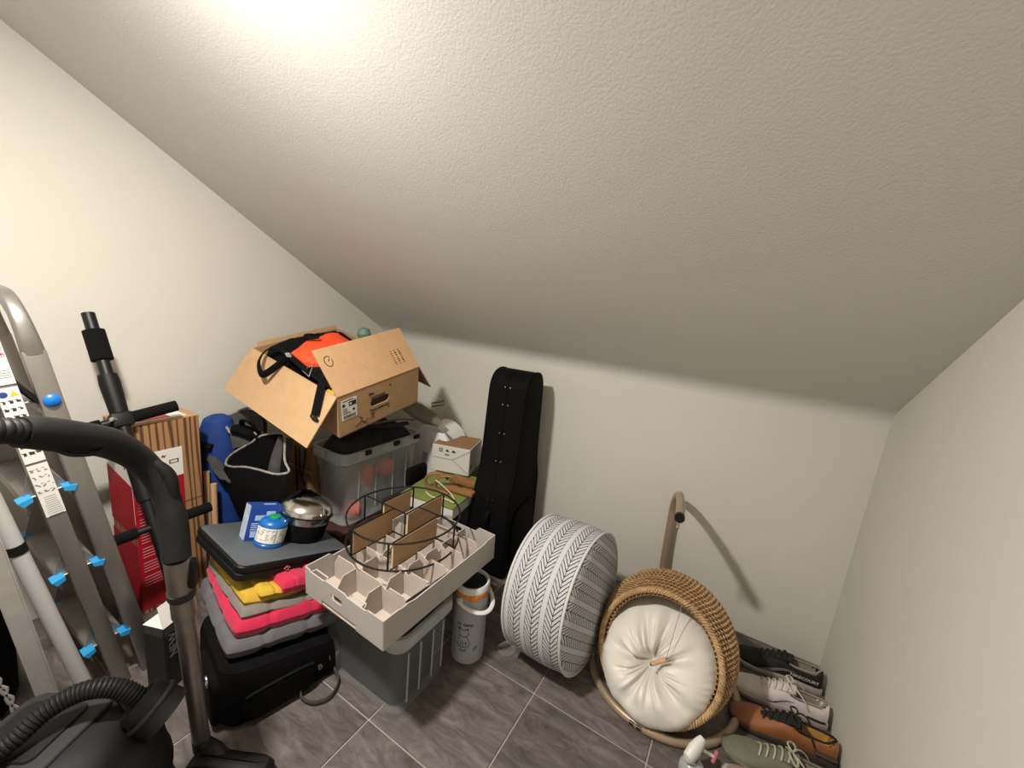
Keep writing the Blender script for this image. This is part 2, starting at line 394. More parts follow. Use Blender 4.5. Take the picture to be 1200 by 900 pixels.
cpart('hand_hole_shade',G().plate(oval(-.01,.005,.098,.034),(),.001,eM@T(0,0,-.004)),M_ink,smooth=0)  # dark sheet behind the hand hole, stands in for the shade inside
fl1=.2145; a=R(-49)
fM=cM@frameM(V((0,0,CL[2])),(1,0,0),(0,-math.cos(a),math.sin(a)))
cpart('flap',G().plate([(0,0),(CL[0],0),(CL[0]+.004,fl1),(-.004,fl1)],(),tk,fM),M_cardin,smooth=0)
a=R(134.2)
hM=cM@frameM(V((CL[0],0,CL[2])),(0,1,0),(math.cos(a),0,math.sin(a)))
fp=cpart('flap',G().plate([(0,0),(CL[1],0),(CL[1]+.008,.203),(-.0,.203)],(),tk,hM),M_card,smooth=0)
a=R(72)
lM=cM@frameM(V((0,0,CL[2])),(0,1,0),(-math.cos(a),0,math.sin(a)))
cpart('flap',G().plate([(.02,0),(CL[1],0),(CL[1],.018),(.03,.022)],(),tk,lM),M_cardin,smooth=0)
a=R(-58)
bM=cM@frameM(V((0,CL[1],CL[2])),(1,0,0),(0,math.cos(a),math.sin(a)))
cpart('flap',G().plate([(0,0),(CL[0],0),(CL[0],.16),(0.02,.16)],(),tk,bM),M_carddk,smooth=0)
# print and label on the end panel
f=eM@T(0,0,tk/2+.0008)
if eM.to_3x3().col[2].dot(cM.to_3x3().col[0])<0: f=f@T(0,0,-tk-.0016)@RY(180)
for s,x,y,z in (('the',-.055,.052,.020),('personal.',-.018,.032,.021),('best memory',-.012,-.028,.019),('NY',-.05,-.047,.014),('it',.035,-.043,.012)):
    part('lettering',text_g(s,z,f@T(x,y,0),bold=True),M_ink,ep,world=True,smooth=0)
part('arrow_mark',G().plate([(-.006,-.006),(.006,-.006),(0,.007)],(),.0006,f@T(.045,.062,0)),M_ink,ep,world=True,smooth=0)
part('shipping_label',G().box((-.163,.025,0),(.072,.092,.0008),f),M_paper,ep,world=True,label='white shipping label',smooth=0)
fl_=f@T(-.163,.025,.0008)
part('label_print',G().plate([(-.002,.012),(.032,.012),(.032,.032),(-.002,.032)],[oval(.006,.022,.012,.012,5)],.0005,fl_),M_ink,ep,world=True,smooth=0)
g=G()
for k in range(12): g.box((-.026+k*.0047,-.033,0),(.0022 if k%3 else .0032,.014,.0005),fl_)
for k,(yy,w_) in enumerate(((.041,.05),(.004,.02),(-.006,.02),(-.016,.035))): g.box((-.03+w_/2,yy,0),(w_,.003,.0005),fl_)
g.box((-.026,.022,0),(.012,.012,.0005),fl_); g.box((.02,-.008,0),(.01,.01,.0005),fl_)
part('barcode',g,M_ink,ep,world=True,smooth=0)
g=G()
for pts in ([(-.15,-.075),(-.12,-.062),(-.10,-.070),(-.085,-.058)],[(-.12,-.062),(-.115,-.045),(-.13,-.035)],[(-.11,-.068),(-.085,-.085)],[(-.07,-.07),(-.06,-.055),(-.05,-.07)]):
    g.tube([f@V((x+.01,y+.002,0)) for x,y in pts],.0016,5)
part('scribble',g,M_ink,ep,world=True)
# print on the raised flap (the side seen from the room)
q=hM
nv=q.to_3x3().col[2]; side=1 if nv.dot(V((0,0,H))-q.translation)>0 else -1
def fl_at(x,y):
    m=q@T(x,y,side*(tk/2+.0006))
    return m if side>0 else m@RY(180)
g=G()
for k in range(3):
    for j in range(7): g.box((0,0,0),(.0075,.0035+.002*((j*k)%3),.0005),fl_at(CL[1]-.105+k*.022,.045+j*.0105))
part('side_print',g,M_ink,fp,world=True,smooth=0)
g=G(); g.tube([fl_at(.04+.016*math.cos(R(w_)),.145+.022*math.sin(R(w_)))@V((0,0,0)) for w_ in range(40,400,24)],.0016,5); g.tube([fl_at(.04,.145)@V((0,0,0)),fl_at(.046,.155)@V((0,0,0))],.0018,5)
part('round_print',g,M_ink,fp,world=True)
part('crease',G().tube([fl_at(.14,.2).translation,fl_at(.145,.15).translation,fl_at(.165,.11).translation,fl_at(.18,.07).translation],.0012,5),M_cardin,fp,world=True,label='pale crease')
# backpack lying in the carton
bp=thing('backpack','black backpack with orange panel and loose straps inside the big carton','backpack',cM@V((.3,.21,.02)))
def bph(x,y):
    u=x/.609; v=y/.429
    h=.205-.02*u+.02*math.sin(PI*v)+.012*noise.fractal(V((u*7,v*5,1.3)),1,2,3)
    e=min(1,max(0,min(x-.012,.597-x)/.05))*min(1,max(0,min(y-.008,.421-y)/.04)); return .02+(h-.02)*e**.4
def bpk(u,v):
    x=.012+.585*u; y=.008+.413*v; return cM@V((x,y,bph(x,y)))
g=G(); g.grid(40,34,bpk); g.grid(10,10,lambda u,v:cM@V((.012+.585*u,.008+.413*v,.012)))
part('shell',g,M_black,bp,world=True)
OP=[(.21,.055),(.19,.105),(.15,.21),(.14,.30),(.21,.335),(.30,.30),(.38,.18),(.375,.085),(.33,.05),(.27,.045)]
op_=spline([(a,b,0) for a,b in OP],4,True); oc=V((.255,.17,0)); g=G(); secs=[]
for k_,dz in ((1.0,-.01),(.99,.016),(.93,.023),(.6,.03),(.25,.032),(.02,.032)):
    secs.append([cM@V((oc.x+(p.x-oc.x)*k_,oc.y+(p.y-oc.y)*k_,bph(oc.x+(p.x-oc.x)*k_,oc.y+(p.y-oc.y)*k_)+dz)) for p in op_])
g.loft(secs); part('orange_panel',g,M_orange,bp,world=True,label='orange panel')
part('haul_loop',G().tube([cM@V(p) for p in spline([(.19,.05,.235),(.13,.005,.225),(.165,-.055,.20),(.235,-.085,.175),(.245,-.05,.185),(.255,.03,.235)],6)],.015,8,flat=.22),M_black,bp,world=True)
part('panel_band',G().tube([cM@V(p) for p in spline([(.15,.20,.255),(.16,.17,.262),(.20,.16,.265),(.22,.19,.268)],5)],.016,8,flat=.4),M_black,bp,world=True)
part('strap',G().tube([cM@V(p) for p in spline([(.47,.06,.235),(.50,.02,.225),(.535,-.02,.195),(.565,-.06,.145),(.575,-.075,.125)],6)],.016,8,flat=.2),M_black,bp,world=True)
b_=cM@T(.577,-.08,.118); part('buckle',G().tube([b_@V((.020*math.cos(R(w)),.0,.011*math.sin(R(w)))) for w in range(0,360,30)],.004,6,closed=True),M_blackpl,bp,world=True)
part('side_strap',G().tube([cM@V(p) for p in spline([(.18,.04,.23),(.30,.02,.235),(.42,.01,.225),(.56,.02,.205)],6)],.016,8,flat=.4),M_black,bp,world=True)
part('triangle_ring',G().tube([cM@V(p) for p in ((.39,-.0,.222),(.42,.03,.25),(.45,-.01,.222))],.0026,6,closed=True),M_trim,bp,world=True,label='grey triangular ring')
part('reflector',G().tube([cM@V(p) for p in ((.255,.02,.246),(.29,.008,.246))],.010,8,flat=.3),M_trim,bp,world=True,label='grey reflector')
g=G(); g.box((.560,.020,.172),(.05,.045,.05),cM,bev=.012)
single('yellow_pouch',g,M_mustard,'yellow pouch in the front corner of the big carton','pouch')
g=G(); g.lathe([(.001,-.035),(.024,-.028),(.034,0),(.026,.026),(.001,.034)],16,T(*(cM@V((.21,.44,.222)))))
single('knitted_hat',g,mat('bottle_green','#5e7a6c',.6,nscale=20),'grey-green knitted cap at the far back of the big carton','hat')

# ================================================================== black tote, blue chair bag, poles, brown carton behind the table
bc=thing('folding_chair_bag','blue drawstring chair bag standing against the left wall','bag',(-2.05,.90,0))
g=G(); g.loft([[(-2.05+rx*math.cos(2*PI*k/18)*(1+.08*nz((k,z*9,2),.7)),.90+ry*math.sin(2*PI*k/18),z) for k in range(18)] for z,rx,ry in ((0,.07,.07),(.02,.085,.085),(.2,.09,.09),(.42,.088,.088),(.56,.085,.085),(.66,.075,.075),(.715,.055,.055),(.73,.03,.03))])
part('sack',g,M_bluefab,bc,world=True)
part('toggle',G().cyl((-2.03,.81,.60),(-1.99,.775,.62),.018,12),M_blackpl,bc,world=True)
part('top_cover',G().tube(spline([(-2.11,.85,.61),(-2.04,.80,.625),(-1.98,.84,.61)],6),.02,8,flat=.5),M_black,bc,world=True)
tb=thing('tote_bag','open black tote bag with grey piping behind the folding table','bag',(-1.78,1.0,0))
def pip(pts,y,r=.0055): return G().tube(spline(pts,6),r,7)
rim=[(-1.929,.87,.532),(-1.856,.865,.545),(-1.762,.865,.573),(-1.671,.87,.588),(-1.597,.875,.595),(-1.537,.88,.605),(-1.498,.90,.624),(-1.578,.93,.64),(-1.643,.97,.712),(-1.73,1.0,.70),(-1.821,.97,.673),(-1.856,.935,.635),(-1.897,.90,.598),(-1.934,.88,.559)]
rs=spline(rim,4,True); c0=V((-1.74,.91,0))
def ringf(s,z,lo=.30,push=0): return [tuple((c0.x+(p.x-c0.x)*s+.012*nz((p.x*8,z*5,1),1),c0.y+(p.y-c0.y)*s+push+.015*nz((p.y*9,p.x*7,z*4),1),p.z*(1-z)+lo*z)) for p in rs]
g=G(); g.loft([ringf(1,0),ringf(1.02,.15,push=-.012),ringf(1.0,.4,push=-.012),ringf(.85,.75),ringf(.62,1.0)],cap0=False)
g.loft([ringf(.99,0),ringf(.94,.15),ringf(.88,.4),ringf(.7,.8)],cap0=False)
part('body',g,M_black,tb,world=True)
part('piping',G().tube(rs,.0048,7,closed=True),M_trim,tb,world=True,label='grey piping around the mouth')
bk_=[spline(q_,6) for q_ in ([(-1.983,.99,.762),(-2.032,.95,.731),(-2.061,.915,.712)],[(-1.93,1.0,.755),(-1.99,.965,.70),(-2.03,.92,.69)],[(-1.88,1.0,.744),(-1.94,.975,.69),(-1.984,.905,.680)],[(-1.86,1.0,.72),(-1.90,.985,.68),(-1.947,.90,.66)],[(-1.84,.99,.66),(-1.87,.96,.63),(-1.93,.90,.60)])]
g=G(); g.loft(bk_,closed=False,cap0=False,cap1=False); g.loft([[p+V((.006,.014,-.006)) for p in q_] for q_ in bk_],closed=False,cap0=False,cap1=False)
part('back_panel',g,mat('charcoal_fabric',(.045,.043,.042),.9,nscale=30,namt=.2,bump=.3),tb,world=True)
part('piping',G().tube(spline([(-1.90,1.0,.78),(-1.983,.99,.762),(-2.032,.95,.731),(-2.061,.915,.712),(-2.02,.91,.695),(-1.984,.905,.686),(-1.947,.90,.669)],6),.0055,7),M_trim,tb,world=True)
part('inner_flap',G().tube(spline([(-1.97,.905,.67),(-1.935,.93,.685),(-1.88,.96,.672),(-1.83,.96,.665)],6),[.012]*4+[.035]*11+[.014]*4,10,flat=.6),M_black,tb,world=True)
part('piping',G().tube(spline([(-1.965,.90,.678),(-1.936,.93,.70),(-1.88,.955,.688),(-1.835,.955,.678)],6),.0035,6),M_trim,tb,world=True)
part('rolled_side',G().tube([(-1.66,.985,.70),(-1.655,.96,.63),(-1.65,.94,.57),(-1.655,.93,.50)],[.03,.036,.036,.03],12),mat('charcoal_fabric',(.045,.043,.042),.9),tb,world=True)
part('handle_loop',G().tube(spline([(-1.93,.945,.69),(-1.90,.93,.735),(-1.85,.935,.735),(-1.84,.96,.70)],6),.011,8,flat=.5),M_black,tb,world=True)
part('pocket_flap',G().tube(spline([(-2.03,.845,.50),(-1.995,.845,.555),(-1.95,.855,.50),(-1.86,.855,.475)],6),[.012]*3+[.026]*13+[.012]*3,8,flat=.5),mat('charcoal_fabric',(.045,.043,.042),.9),tb,world=True)
part('hanging_skirt',G().grid(16,8,lambda u,v:(-1.86+.33*u-.02*v,.865+.02*u+.012*math.sin(u*9)-.0*v,.50-.14*v*(1+.2*math.sin(u*5))+.05*u)).grid(16,8,lambda u,v:(-1.86+.33*u-.02*v,.875+.02*u+.012*math.sin(u*9),.50-.14*v*(1+.2*math.sin(u*5))+.05*u)),M_black,tb,world=True)
for k,(x,z) in enumerate(((-1.965,.50),(-1.905,.46))):
    single('wooden_pole',G().cyl((x,.80,0),(x-.02,.815,z),.0125,12),M_pole,('pale wooden pole upright beside the blue bag','shorter pale wooden pole under the black tote')[k],'pole',group='pale wooden poles')
g=G(); g.box0((-1.95,1.135,0),(-1.705,1.21,.60),bev=.004); bcx=thing('brown_carton','narrow brown carton with brush strokes left of the upper bin','carton',(-1.83,1.17,0))
part('carton_body',g,M_carddk,bcx,world=True)
g=G()
for pts in ([(-1.80,1.133,.58),(-1.795,1.133,.48),(-1.775,1.133,.42),(-1.74,1.133,.38)],[(-1.83,1.133,.58),(-1.825,1.133,.48),(-1.815,1.133,.34)],[(-1.75,1.133,.59),(-1.755,1.133,.52),(-1.775,1.133,.44)]):
    sp_=spline(pts,5); g.tube(sp_,[.003+.003*math.sin(PI*i/len(sp_)) for i in range(len(sp_))],6)
part('ink_stroke',g,M_ink,bcx,world=True)
part('tape',G().box((-1.825,1.1335,.47),(.24,.003,.010)),M_cardin,bcx,world=True,smooth=0)

# ================================================================== tall printed box and exercise bar
tx=thing('product_box','tall box with red and white print and dark wood-grain sides','box',(-1.97,.65,0))
TB=T(-1.893,.535,0)@RZ(3); bw,bl,bh=.20,.232,.79                     # local: x to the left wall (negative), y along
TBc=TB
def wood_mat():
    m=bpy.data.materials.new('wood_print'); m.use_nodes=True; nt=m.node_tree; b=nt.nodes['Principled BSDF']; L=nt.links
    tc=nt.nodes.new('ShaderNodeTexCoord'); w=nt.nodes.new('ShaderNodeTexWave'); w.bands_direction='DIAGONAL' ; w.inputs['Scale'].default_value=30; w.inputs['Distortion'].default_value=7; w.inputs['Detail'].default_value=3
    mp=nt.nodes.new('ShaderNodeMapping'); mp.inputs['Scale'].default_value=(1,1,.02); L.new(tc.outputs['Object'],mp.inputs[0]); L.new(mp.outputs[0],w.inputs[0])
    r=nt.nodes.new('ShaderNodeValToRGB'); e=r.color_ramp.elements; e[0].position=.08; e[1].position=.50; e[0].color=lin('#553318'); e[1].color=lin('#9c7550'); L.new(w.outputs[0],r.inputs[0]); L.new(r.outputs[0],b.inputs['Base Color']); b.inputs['Roughness'].default_value=.7
    return m
M_wp=wood_mat()
part('box_body',G().box0((-bw,0,0),(0,bl,bh),TB,bev=.003,seg=1),M_wp,tx,world=True)
part('box_seam',G().box0((0,0,.43),(.0012,bl,.432),TB),M_ink,tx,world=True,smooth=0)
M_tp=M_cardin
part('box_lid',G().box0((-bw,0,bh),(0,bl,bh+.002),TB),M_card,tx,world=True,smooth=0)
part('lid_print',G().box0((-bw*.93,.02,bh+.002),(-.025,.20,bh+.003),TB),M_paper,tx,world=True,smooth=0)
part('lid_print',G().box0((-bw*.85,.05,bh+.003),(-.035,.15,bh+.0036),TB),mat('red_lid','#a83a40',.6,nscale=12,namt=.3),tx,world=True,label='red picture on the lid',smooth=0)
e=.0012
part('print_panel',G().box0((0,0,.555),(e,.165,.675),TB),M_paper,tx,world=True,label='white printed panel',smooth=0)
part('print_panel',G().box0((-bw,-e,.40),(0,0,.74),TB),M_paper,tx,world=True,label='white printed panel',smooth=0)
part('print_panel',G().box0((0,0,.02),(e,.165,.555),TB),M_red,tx,world=True,label='red printed panel',smooth=0)
part('print_panel',G().plate([(0,.37),(bw,.34),(bw,.555),(0,.60)],(),e,TB@T(-bw,-e*1.2,0)@RX(90)).plate([(0,.02),(bw,.02),(bw,.31),(0,.33)],(),e,TB@T(-bw,-e*1.2,0)@RX(90)),M_red,tx,world=True,label='red printed panel',smooth=0)
g=G()
for k in range(34):
    zz=.54-k*.0125
    if k%5==4: continue
    w_=.07+.06*random.random(); g.box0((e,.012,zz-.0022),(e+.0006,.012+w_,zz),TB)
part('small_print',g,mat('pale_print','#d79aa0',.7),tx,world=True,smooth=0)
for s,x,z,sz in (('terra',.05,.615,.020),('tegel',.04,.645,.016)):
    part('lettering',text_g(s,sz,TB@T(e+.0004,x,z)@frameM(V((0,0,0)),(0,1,0),(0,0,1))),M_ink,tx,world=True,smooth=0)
g=G(); 
for x,z in ((.03,.735),(.10,.70),(-.1,.78)): pass
for y,z in ((.03,.585),(.065,.575),(.10,.65)): g.plate([(0,.006),(.004,0),(.012,.004),(.006,-.007),(-.006,-.004)],(),.0006,TB@T(e+.0004,y,z)@frameM(V((0,0,0)),(0,1,0),(0,0,1)))
for x,z in ((-.05,.62),(-.10,.68),(-.13,.63),(-.03,.70),(-.08,.55),(-.04,.5),(-.12,.45)): g.plate([(0,.006),(.004,0),(.012,.004),(.006,-.007),(-.006,-.004)],(),.0006,TB@T(x,-e-.0004,z)@RX(90))
part('leaf_print',g,mat('brown_red_ink','#7a2c2c',.7),tx,world=True,smooth=0)
g=G(); g.plate([(-.016,-.008),(.016,-.008),(.016,.008),(-.016,.008)],[[(-.012,-.005),(.012,-.005),(.012,.005),(-.012,.005)]],.0006,TB@T(e+.0004,.135,.62)@frameM(V((0,0,0)),(0,1,0),(0,0,1)))
part('logo_frame',g,M_ink,tx,world=True,smooth=0)

ex=thing('exercise_bar','black folding steel exercise bar with foam grips leaning on tall printed box','exercise bar',(-1.45,.56,0))
A_=V((-2.06,.508,1.185)); B_=V((-1.735,.535,.50)); dpo=(B_-A_).normalized()
def al(s): return A_+dpo*s
part('post',G().cyl(al(0),al((A_.z)/-dpo.z-.012),.019,16),M_blacksteel,ex,world=True)
part('end_grip',G().cyl(al(.065),al(.175),.031,18),M_foam,ex,world=True)
part('post_sleeve',G().tube([al(.23),al(.26),al(.375)],[.027,.030,.026],16),M_blackpl,ex,world=True)
part('clamp',G().box((0,0,0),(.05,.06,.05),frameM(al(.40),dpo,(0,1,0)),bev=.006),M_blackpl,ex,world=True)
part('bolt',G().cyl(al(.39)+V((.02,-.02,.0)),al(.39)+V((.034,-.034,.008)),.007,8),M_trim,ex,world=True)
part('post_sleeve',G().cyl(al(.49),al(.70),.027,16),M_blackpl,ex,world=True)
cb=al(.40); sl=V((.03,1,.16)).normalized()
part('cross_bar',G().cyl(cb-sl*.15,cb+sl*.15,.014,14),M_blacksteel,ex,world=True)
part('foam_grip',G().cyl(cb-sl*.17,cb-sl*.055,.021,16),M_foam,ex,world=True)
part('foam_grip',G().cyl(cb+sl*.025,cb+sl*.165,.021,16),M_foam,ex,world=True)
cb2=al(.80); sl=V((0,1,.03)).normalized()
part('cross_bar',G().cyl(cb2-sl*.10,cb2+sl*.16,.013,14),M_blacksteel,ex,world=True)
part('foam_grip',G().cyl(cb2-sl*.135,cb2-sl*.05,.019,16),M_foam,ex,world=True)
part('foam_grip',G().cyl(cb2+sl*.06,cb2+sl*.175,.019,16),M_foam,ex,world=True)
# ================================================================== step ladder and poles at the left
la=thing('step_ladder','folded grey aluminium step ladder with blue end caps and stickers at the left wall','ladder',(-1.79,.38,0))
LX0,LX1=-1.60,-1.98
def ry1(z): return .457-.1523*z
def ry2(z): return .384-.1488*z
u1=V((0,-.1523,1)).normalized(); u2=V((0,-.1488,1)).normalized()
def rail(yf,z0,z1,x,w,d): 
    a,b=V((x,yf(z0),z0)),V((x,yf(z1),z1)); L_=(b-a).length
    return G().box((L_/2,0,0),(L_,w,d),frameM(a,b-a,(0,1,0)),bev=.004)          # w along Y, d along X
for x in (LX0-.014,LX1+.014):
    part('rear_leg',rail(ry1,.0,1.13,x,.046,.026),M_alu,la,world=True)
    part('front_rail',rail(ry2,.0,1.12,x,.042,.024),M_alu,la,world=True)
hp=[(LX0-.014,ry1(1.12),1.12),(LX0-.014,ry1(1.17),1.17),(LX0-.03,ry1(1.225),1.225),(LX0-.08,ry1(1.262),1.262),(LX0-.15,ry1(1.268),1.27),(LX1+.15,ry1(1.268),1.27),(LX1+.08,ry1(1.262),1.262),(LX1+.03,ry1(1.225),1.225),(LX1+.014,ry1(1.17),1.17),(LX1+.014,ry1(1.12),1.12)]
sp_=spline(hp,7); g=G(); secs=[]
for i,p in enumerate(sp_):
    t_=(sp_[min(i+1,len(sp_)-1)]-sp_[max(i-1,0)]).normalized(); b_=t_.cross(V((0,1,0))).normalized(); yv=(V((0,1,0))-t_*t_.y).normalized()
    k_=min(1,abs(i-(len(sp_)-1)/2)/((len(sp_)-1)/2)); wy=.017+.006*min(1,max(0,(k_-.55)/.4)); 
    secs.append([p+yv*(wy*math.copysign(abs(math.cos(a))**.6,math.cos(a)))+b_*(.0145*math.copysign(abs(math.sin(a))**.6,math.sin(a))) for a in [2*PI*k/16 for k in range(16)]])
g.loft(secs); part('hoop',g,M_alu,la,world=True)
for zz in (.18,.462,.727,.985):
    yc=ry2(zz); m=T((LX0+LX1)/2,yc,zz)@RX(9)
    tr=part('tread',G().box((0,0,0),(abs(LX1-LX0)-.03,.088,.006),m,bev=.001,seg=1).box((0,-.043,-.022),(abs(LX1-LX0)-.03,.004,.044),m).box((0,.043,-.016),(abs(LX1-LX0)-.03,.004,.032),m),M_alu,la,world=True)
    for sx in ((LX0,LX1) if zz<.9 else ()):
        mm=T(sx,yc,zz)@RX(9)
        for yy in (-1,1):
            part('tread_bracket',G().plate([(yy*.048,-.004),(yy*.018,.004),(yy*.014,.075)],(),.003,mm@T(-.03 if sx==LX0 else .03,0,0)@RY(90)@RZ(90)),M_alu,tr,world=True,smooth=0)
            part('tread_cap',G().loft([[(x,yy*(.030),-.004),(x,yy*.030,.008),(x,yy*.058,.003),(x,yy*.050,-.013)] for x in (-.035 if sx==LX0 else -.0,.004 if sx==LX0 else .035)],mm),M_cyan,tr,world=True,label='blue end cap')
part('hinge_plug',G().lathe([(.001,.010),(.011,.009),(.017,.004),(.018,-.004)],20,T(LX0,ry1(.992),.992)@RY(90)),M_blueplug,la,world=True,label='blue oval plug')
part('folding_strut',G().tube(spline([(LX0-.03,ry2(1.075),1.085),(LX0-.025,ry2(1.03)+.02,1.04),(LX0-.02,ry1(.985)-.02,.985),(LX0-.02,ry1(.97),.968)],5),[.005]*3+[.020]*7+[.009]*6,8,flat=.4),M_blacksteel,la,world=True)
sm=Matrix(((0,0,1),(u2.y,-u2.z,0),(u2.z,u2.y,0))).to_4x4(); 
# sticker frame: x runs down... local x up the rail, local y to the left (towards -Y), z out to the room
o1=V((LX0,ry2(.925),.925)); sm=Matrix(((0,0,1,o1.x),(u2.y,-u2.z,0,o1.y),(u2.z,u2.y,0,o1.z),(0,0,0,1)))
def sticker(s0,s1):
    return part('sticker',G().box0((-s1,-.0195,.0001),(-s0,.0195,.0009),sm),M_paper,la,world=True,label='white instruction sticker',smooth=0)
k1=sticker(-.285,-.122); k2=sticker(-.114,.098); k3=sticker(.105,.265)
Zs=.0012
g=G()
for k in range(5):
    for j in (-.0125,0,.0125):
        cx_,cy2=.262-k*.016,j; g.plate([(cx_+.0058*math.cos(2*PI*q/12),cy2+.0058*math.sin(2*PI*q/12)) for q in range(12)],[[(cx_+.0047*math.cos(2*PI*q/12),cy2+.0047*math.sin(2*PI*q/12)) for q in range(12)]],.0004,sm@T(0,0,Zs)); g.box((cx_,cy2,Zs),(.009,.0012,.0004),sm); g.box((cx_+.001,cy2,Zs),(.003,.007,.0004),sm)
part('prohibition_marks',g,M_redink,k1,world=True,label='red prohibition signs',smooth=0)
g=G()
for k in range(4): g.box((.158-k*.006,0,Zs),(.0012,.034,.0004),sm)
part('small_print',g,M_greycan,k1,world=True,smooth=0)
part('warning_mark',G().plate([(.090,-.001),(.090,-.0175),(.105,-.009)],(),.0004,sm@T(0,0,Zs)),M_yell,k2,world=True,label='yellow warning triangle',smooth=0)
part('manual_mark',G().plate([(.097+.008*math.cos(2*PI*q/14),.0095+.008*math.sin(2*PI*q/14)) for q in range(14)],(),.0004,sm@T(0,0,Zs)),M_blueink,k2,world=True,label='blue round sign',smooth=0)
g=G()
for k in range(8):
    for j in range(3):
        x,y=.076-k*.021,-.0125+j*.0125
        g.box((x,y,Zs),(.004+.006*random.random(),.004+.006*random.random(),.0004),sm); g.box((x+.004,y+.003,Zs),(.0018,.006,.0004),sm)
part('pictograms',g,M_ink,k2,world=True,smooth=0)
g=G()
for k in range(4):
    for j in range(3):
        x,y=-.122-k*.022,-.012+j*.012
        g.tube([sm@V((x+.005*random.uniform(-1,1),y+.005*random.uniform(-1,1),Zs)) for _ in range(4)],.0008,4); g.box((x+.004,y+.003,Zs),(.0015,.005,.0004),sm)
for k in range(10): g.box((-.205-k*.0065,-.001,Zs),(.0011,.031-.009*random.random(),.0004),sm)
part('pictograms',g,M_greycan,k3,world=True,smooth=0)

wp=thing('white_pole','white round tube with a black band leaning left beside the ladder','pole',(-1.5,.298,0))
p0=V((-1.5,.300,.010)); p1=V((-1.5,.175,.742)); pd=(p1-p0).normalized(); pe=p0+pd*1.15
part('tube',G().cyl(p0,pe,.0175,20),M_whitetube,wp,world=True)
bs=p0+pd*((.632-.01)/pd.z); part('band',G().cyl(bs,bs+pd*.026,.0190,20),M_blackpl,wp,world=True,label='black band')
ap=thing('aluminium_channel','dull aluminium channel profile leaning furthest left beside the white tube','profile',(-1.45,.222,0))
p0=V((-1.45,.2215,.0)); p1=V((-1.45,.161,.572)); pd=(p1-p0).normalized(); L_=1.5
m=frameM(p0,pd,(0,1,0))@Matrix(((0,1,0,0),(1,0,0,0),(0,0,-1,0),(0,0,0,1)))
part('channel_web',G().box0((-.016,0,-.003),(.016,L_,.003),m),M_chan,ap,world=True,smooth=0)
part('channel_lip',G().box0((-.019,0,-.012),(-.015,L_,.006),m,bev=.001,seg=1),M_chan,ap,world=True,smooth=0)
part('channel_lip',G().box0((.015,0,-.012),(.019,L_,.006),m,bev=.001,seg=1),M_chan,ap,world=True,smooth=0)
g=G()
sp=spline([(-1.44,.09,.55),(-1.44,.11,.40),(-1.44,.135,.28),(-1.44,.15,.15),(-1.44,.16,.012)],12)
for ph in (0,PI): g.tube([p+V((0,.0045*math.cos(i*.9+ph),.0045*math.sin(i*.9+ph))) for i,p in enumerate(sp)],.0038,6)
single('twisted_cord',g,mat('twisted_cord','#8d8a86',.7),'thin twisted grey cord hanging at the left edge','cord')
single('white_board',G().box0((-1.36,.0,0),(-1.345,.108,.33),bev=.002),M_white,'narrow white board standing at the lower left edge','board')
g=G(); g.loft([[(-1.86+rx*math.cos(2*PI*k/20)*(1+.06*nz((k,z*5,4),.8)),.02+ry*math.sin(2*PI*k/20),z) for k in range(20)] for z,rx,ry in ((.0,.20,.16),(.04,.23,.18),(.25,.24,.19),(.45,.21,.17),(.58,.14,.13),(.62,.05,.05))])
single('duffel_bag',g,M_black,'black duffel bag in the shade behind the leaning poles','bag')

# ================================================================== vacuum cleaner
va=thing('vacuum_cleaner','black canister vacuum cleaner with ribbed hose and grey steel wand','vacuum cleaner',(-1.13,.17,0))
def vsec(z,s,dx=0): return [(-1.12+dx+.18*s*abs(math.cos(a))**.8*(1 if math.cos(a)>0 else -1),.165+.165*s*abs(math.sin(a))**.8*(1 if math.sin(a)>0 else -1),z) for a in [2*PI*k/36 for k in range(36)]]
part('body',G().loft([vsec(.02,.9),vsec(.05,1),vsec(.20,1),vsec(.225,1.02),vsec(.235,.985),vsec(.30,.95),vsec(.34,.82),vsec(.362,.6),vsec(.37,.25)]),M_vac,va,world=True)
part('bumper',G().tube(vsec(.09,1.01),.012,8,closed=True),M_vacg,va,world=True)
def vtop(x,y): 
    return .372-1.1*((x+1.13)**2)*.9-1.3*((y-.16)**2)
def vpan(x0,x1,y0,y1,dz,r=.03):
    cx,cy_=(x0+x1)/2,(y0+y1)/2; o_=rrect(x1-x0,y1-y0,r,0,5)
    return [[V((cx+x*k,cy_+y*k,vtop(cx+x*k,cy_+y*k)+d)) for x,y,_ in o_] for k,d in ((1.0,-.03),(1.0,dz-.003),(.975,dz),(.5,dz+.001),(.02,dz+.001))]
RZv=T(-1.16,.155,0)@RZ(28)@T(1.16,-.155,0)
part('lid',G().loft(vpan(-1.29,-1.085,.055,.235,.012),RZv),M_vacg,va,world=True)
part('lid_inlay',G().loft(vpan(-1.26,-1.115,.08,.205,.017,.02),RZv),M_vac,va,world=True)
for k,(x,y) in enumerate(((-1.215,.02),(-1.27,.035))): part('foot_button',G().lathe([(.024,-.02),(.024,.010),(.020,.014),(.001,.016)],20,T(x+.02,y+.03,vtop(x,y)-.004)),M_vacg,va,world=True)
part('carry_handle',G().tube(spline([(-1.20,.275,.33),(-1.165,.265,.372),(-1.11,.265,.375),(-1.075,.272,.345)],6),.011,10,flat=.7),M_vacg,va,world=True)
SW=T(-1.045,.285,.388)@RZ(40)@RY(-48)
part('hose_swivel',G().lathe([(.026,.004),(.036,.020),(.042,.022),(.047,.016),(.050,-.010),(.054,-.05)],28,SW),M_vac,va,world=True)
part('swivel_collar',G().tube([SW@V((.051*math.cos(a),.051*math.sin(a),-.012)) for a in [2*PI*k/24 for k in range(24)]],.0055,8,closed=True),M_vacg,va,world=True)
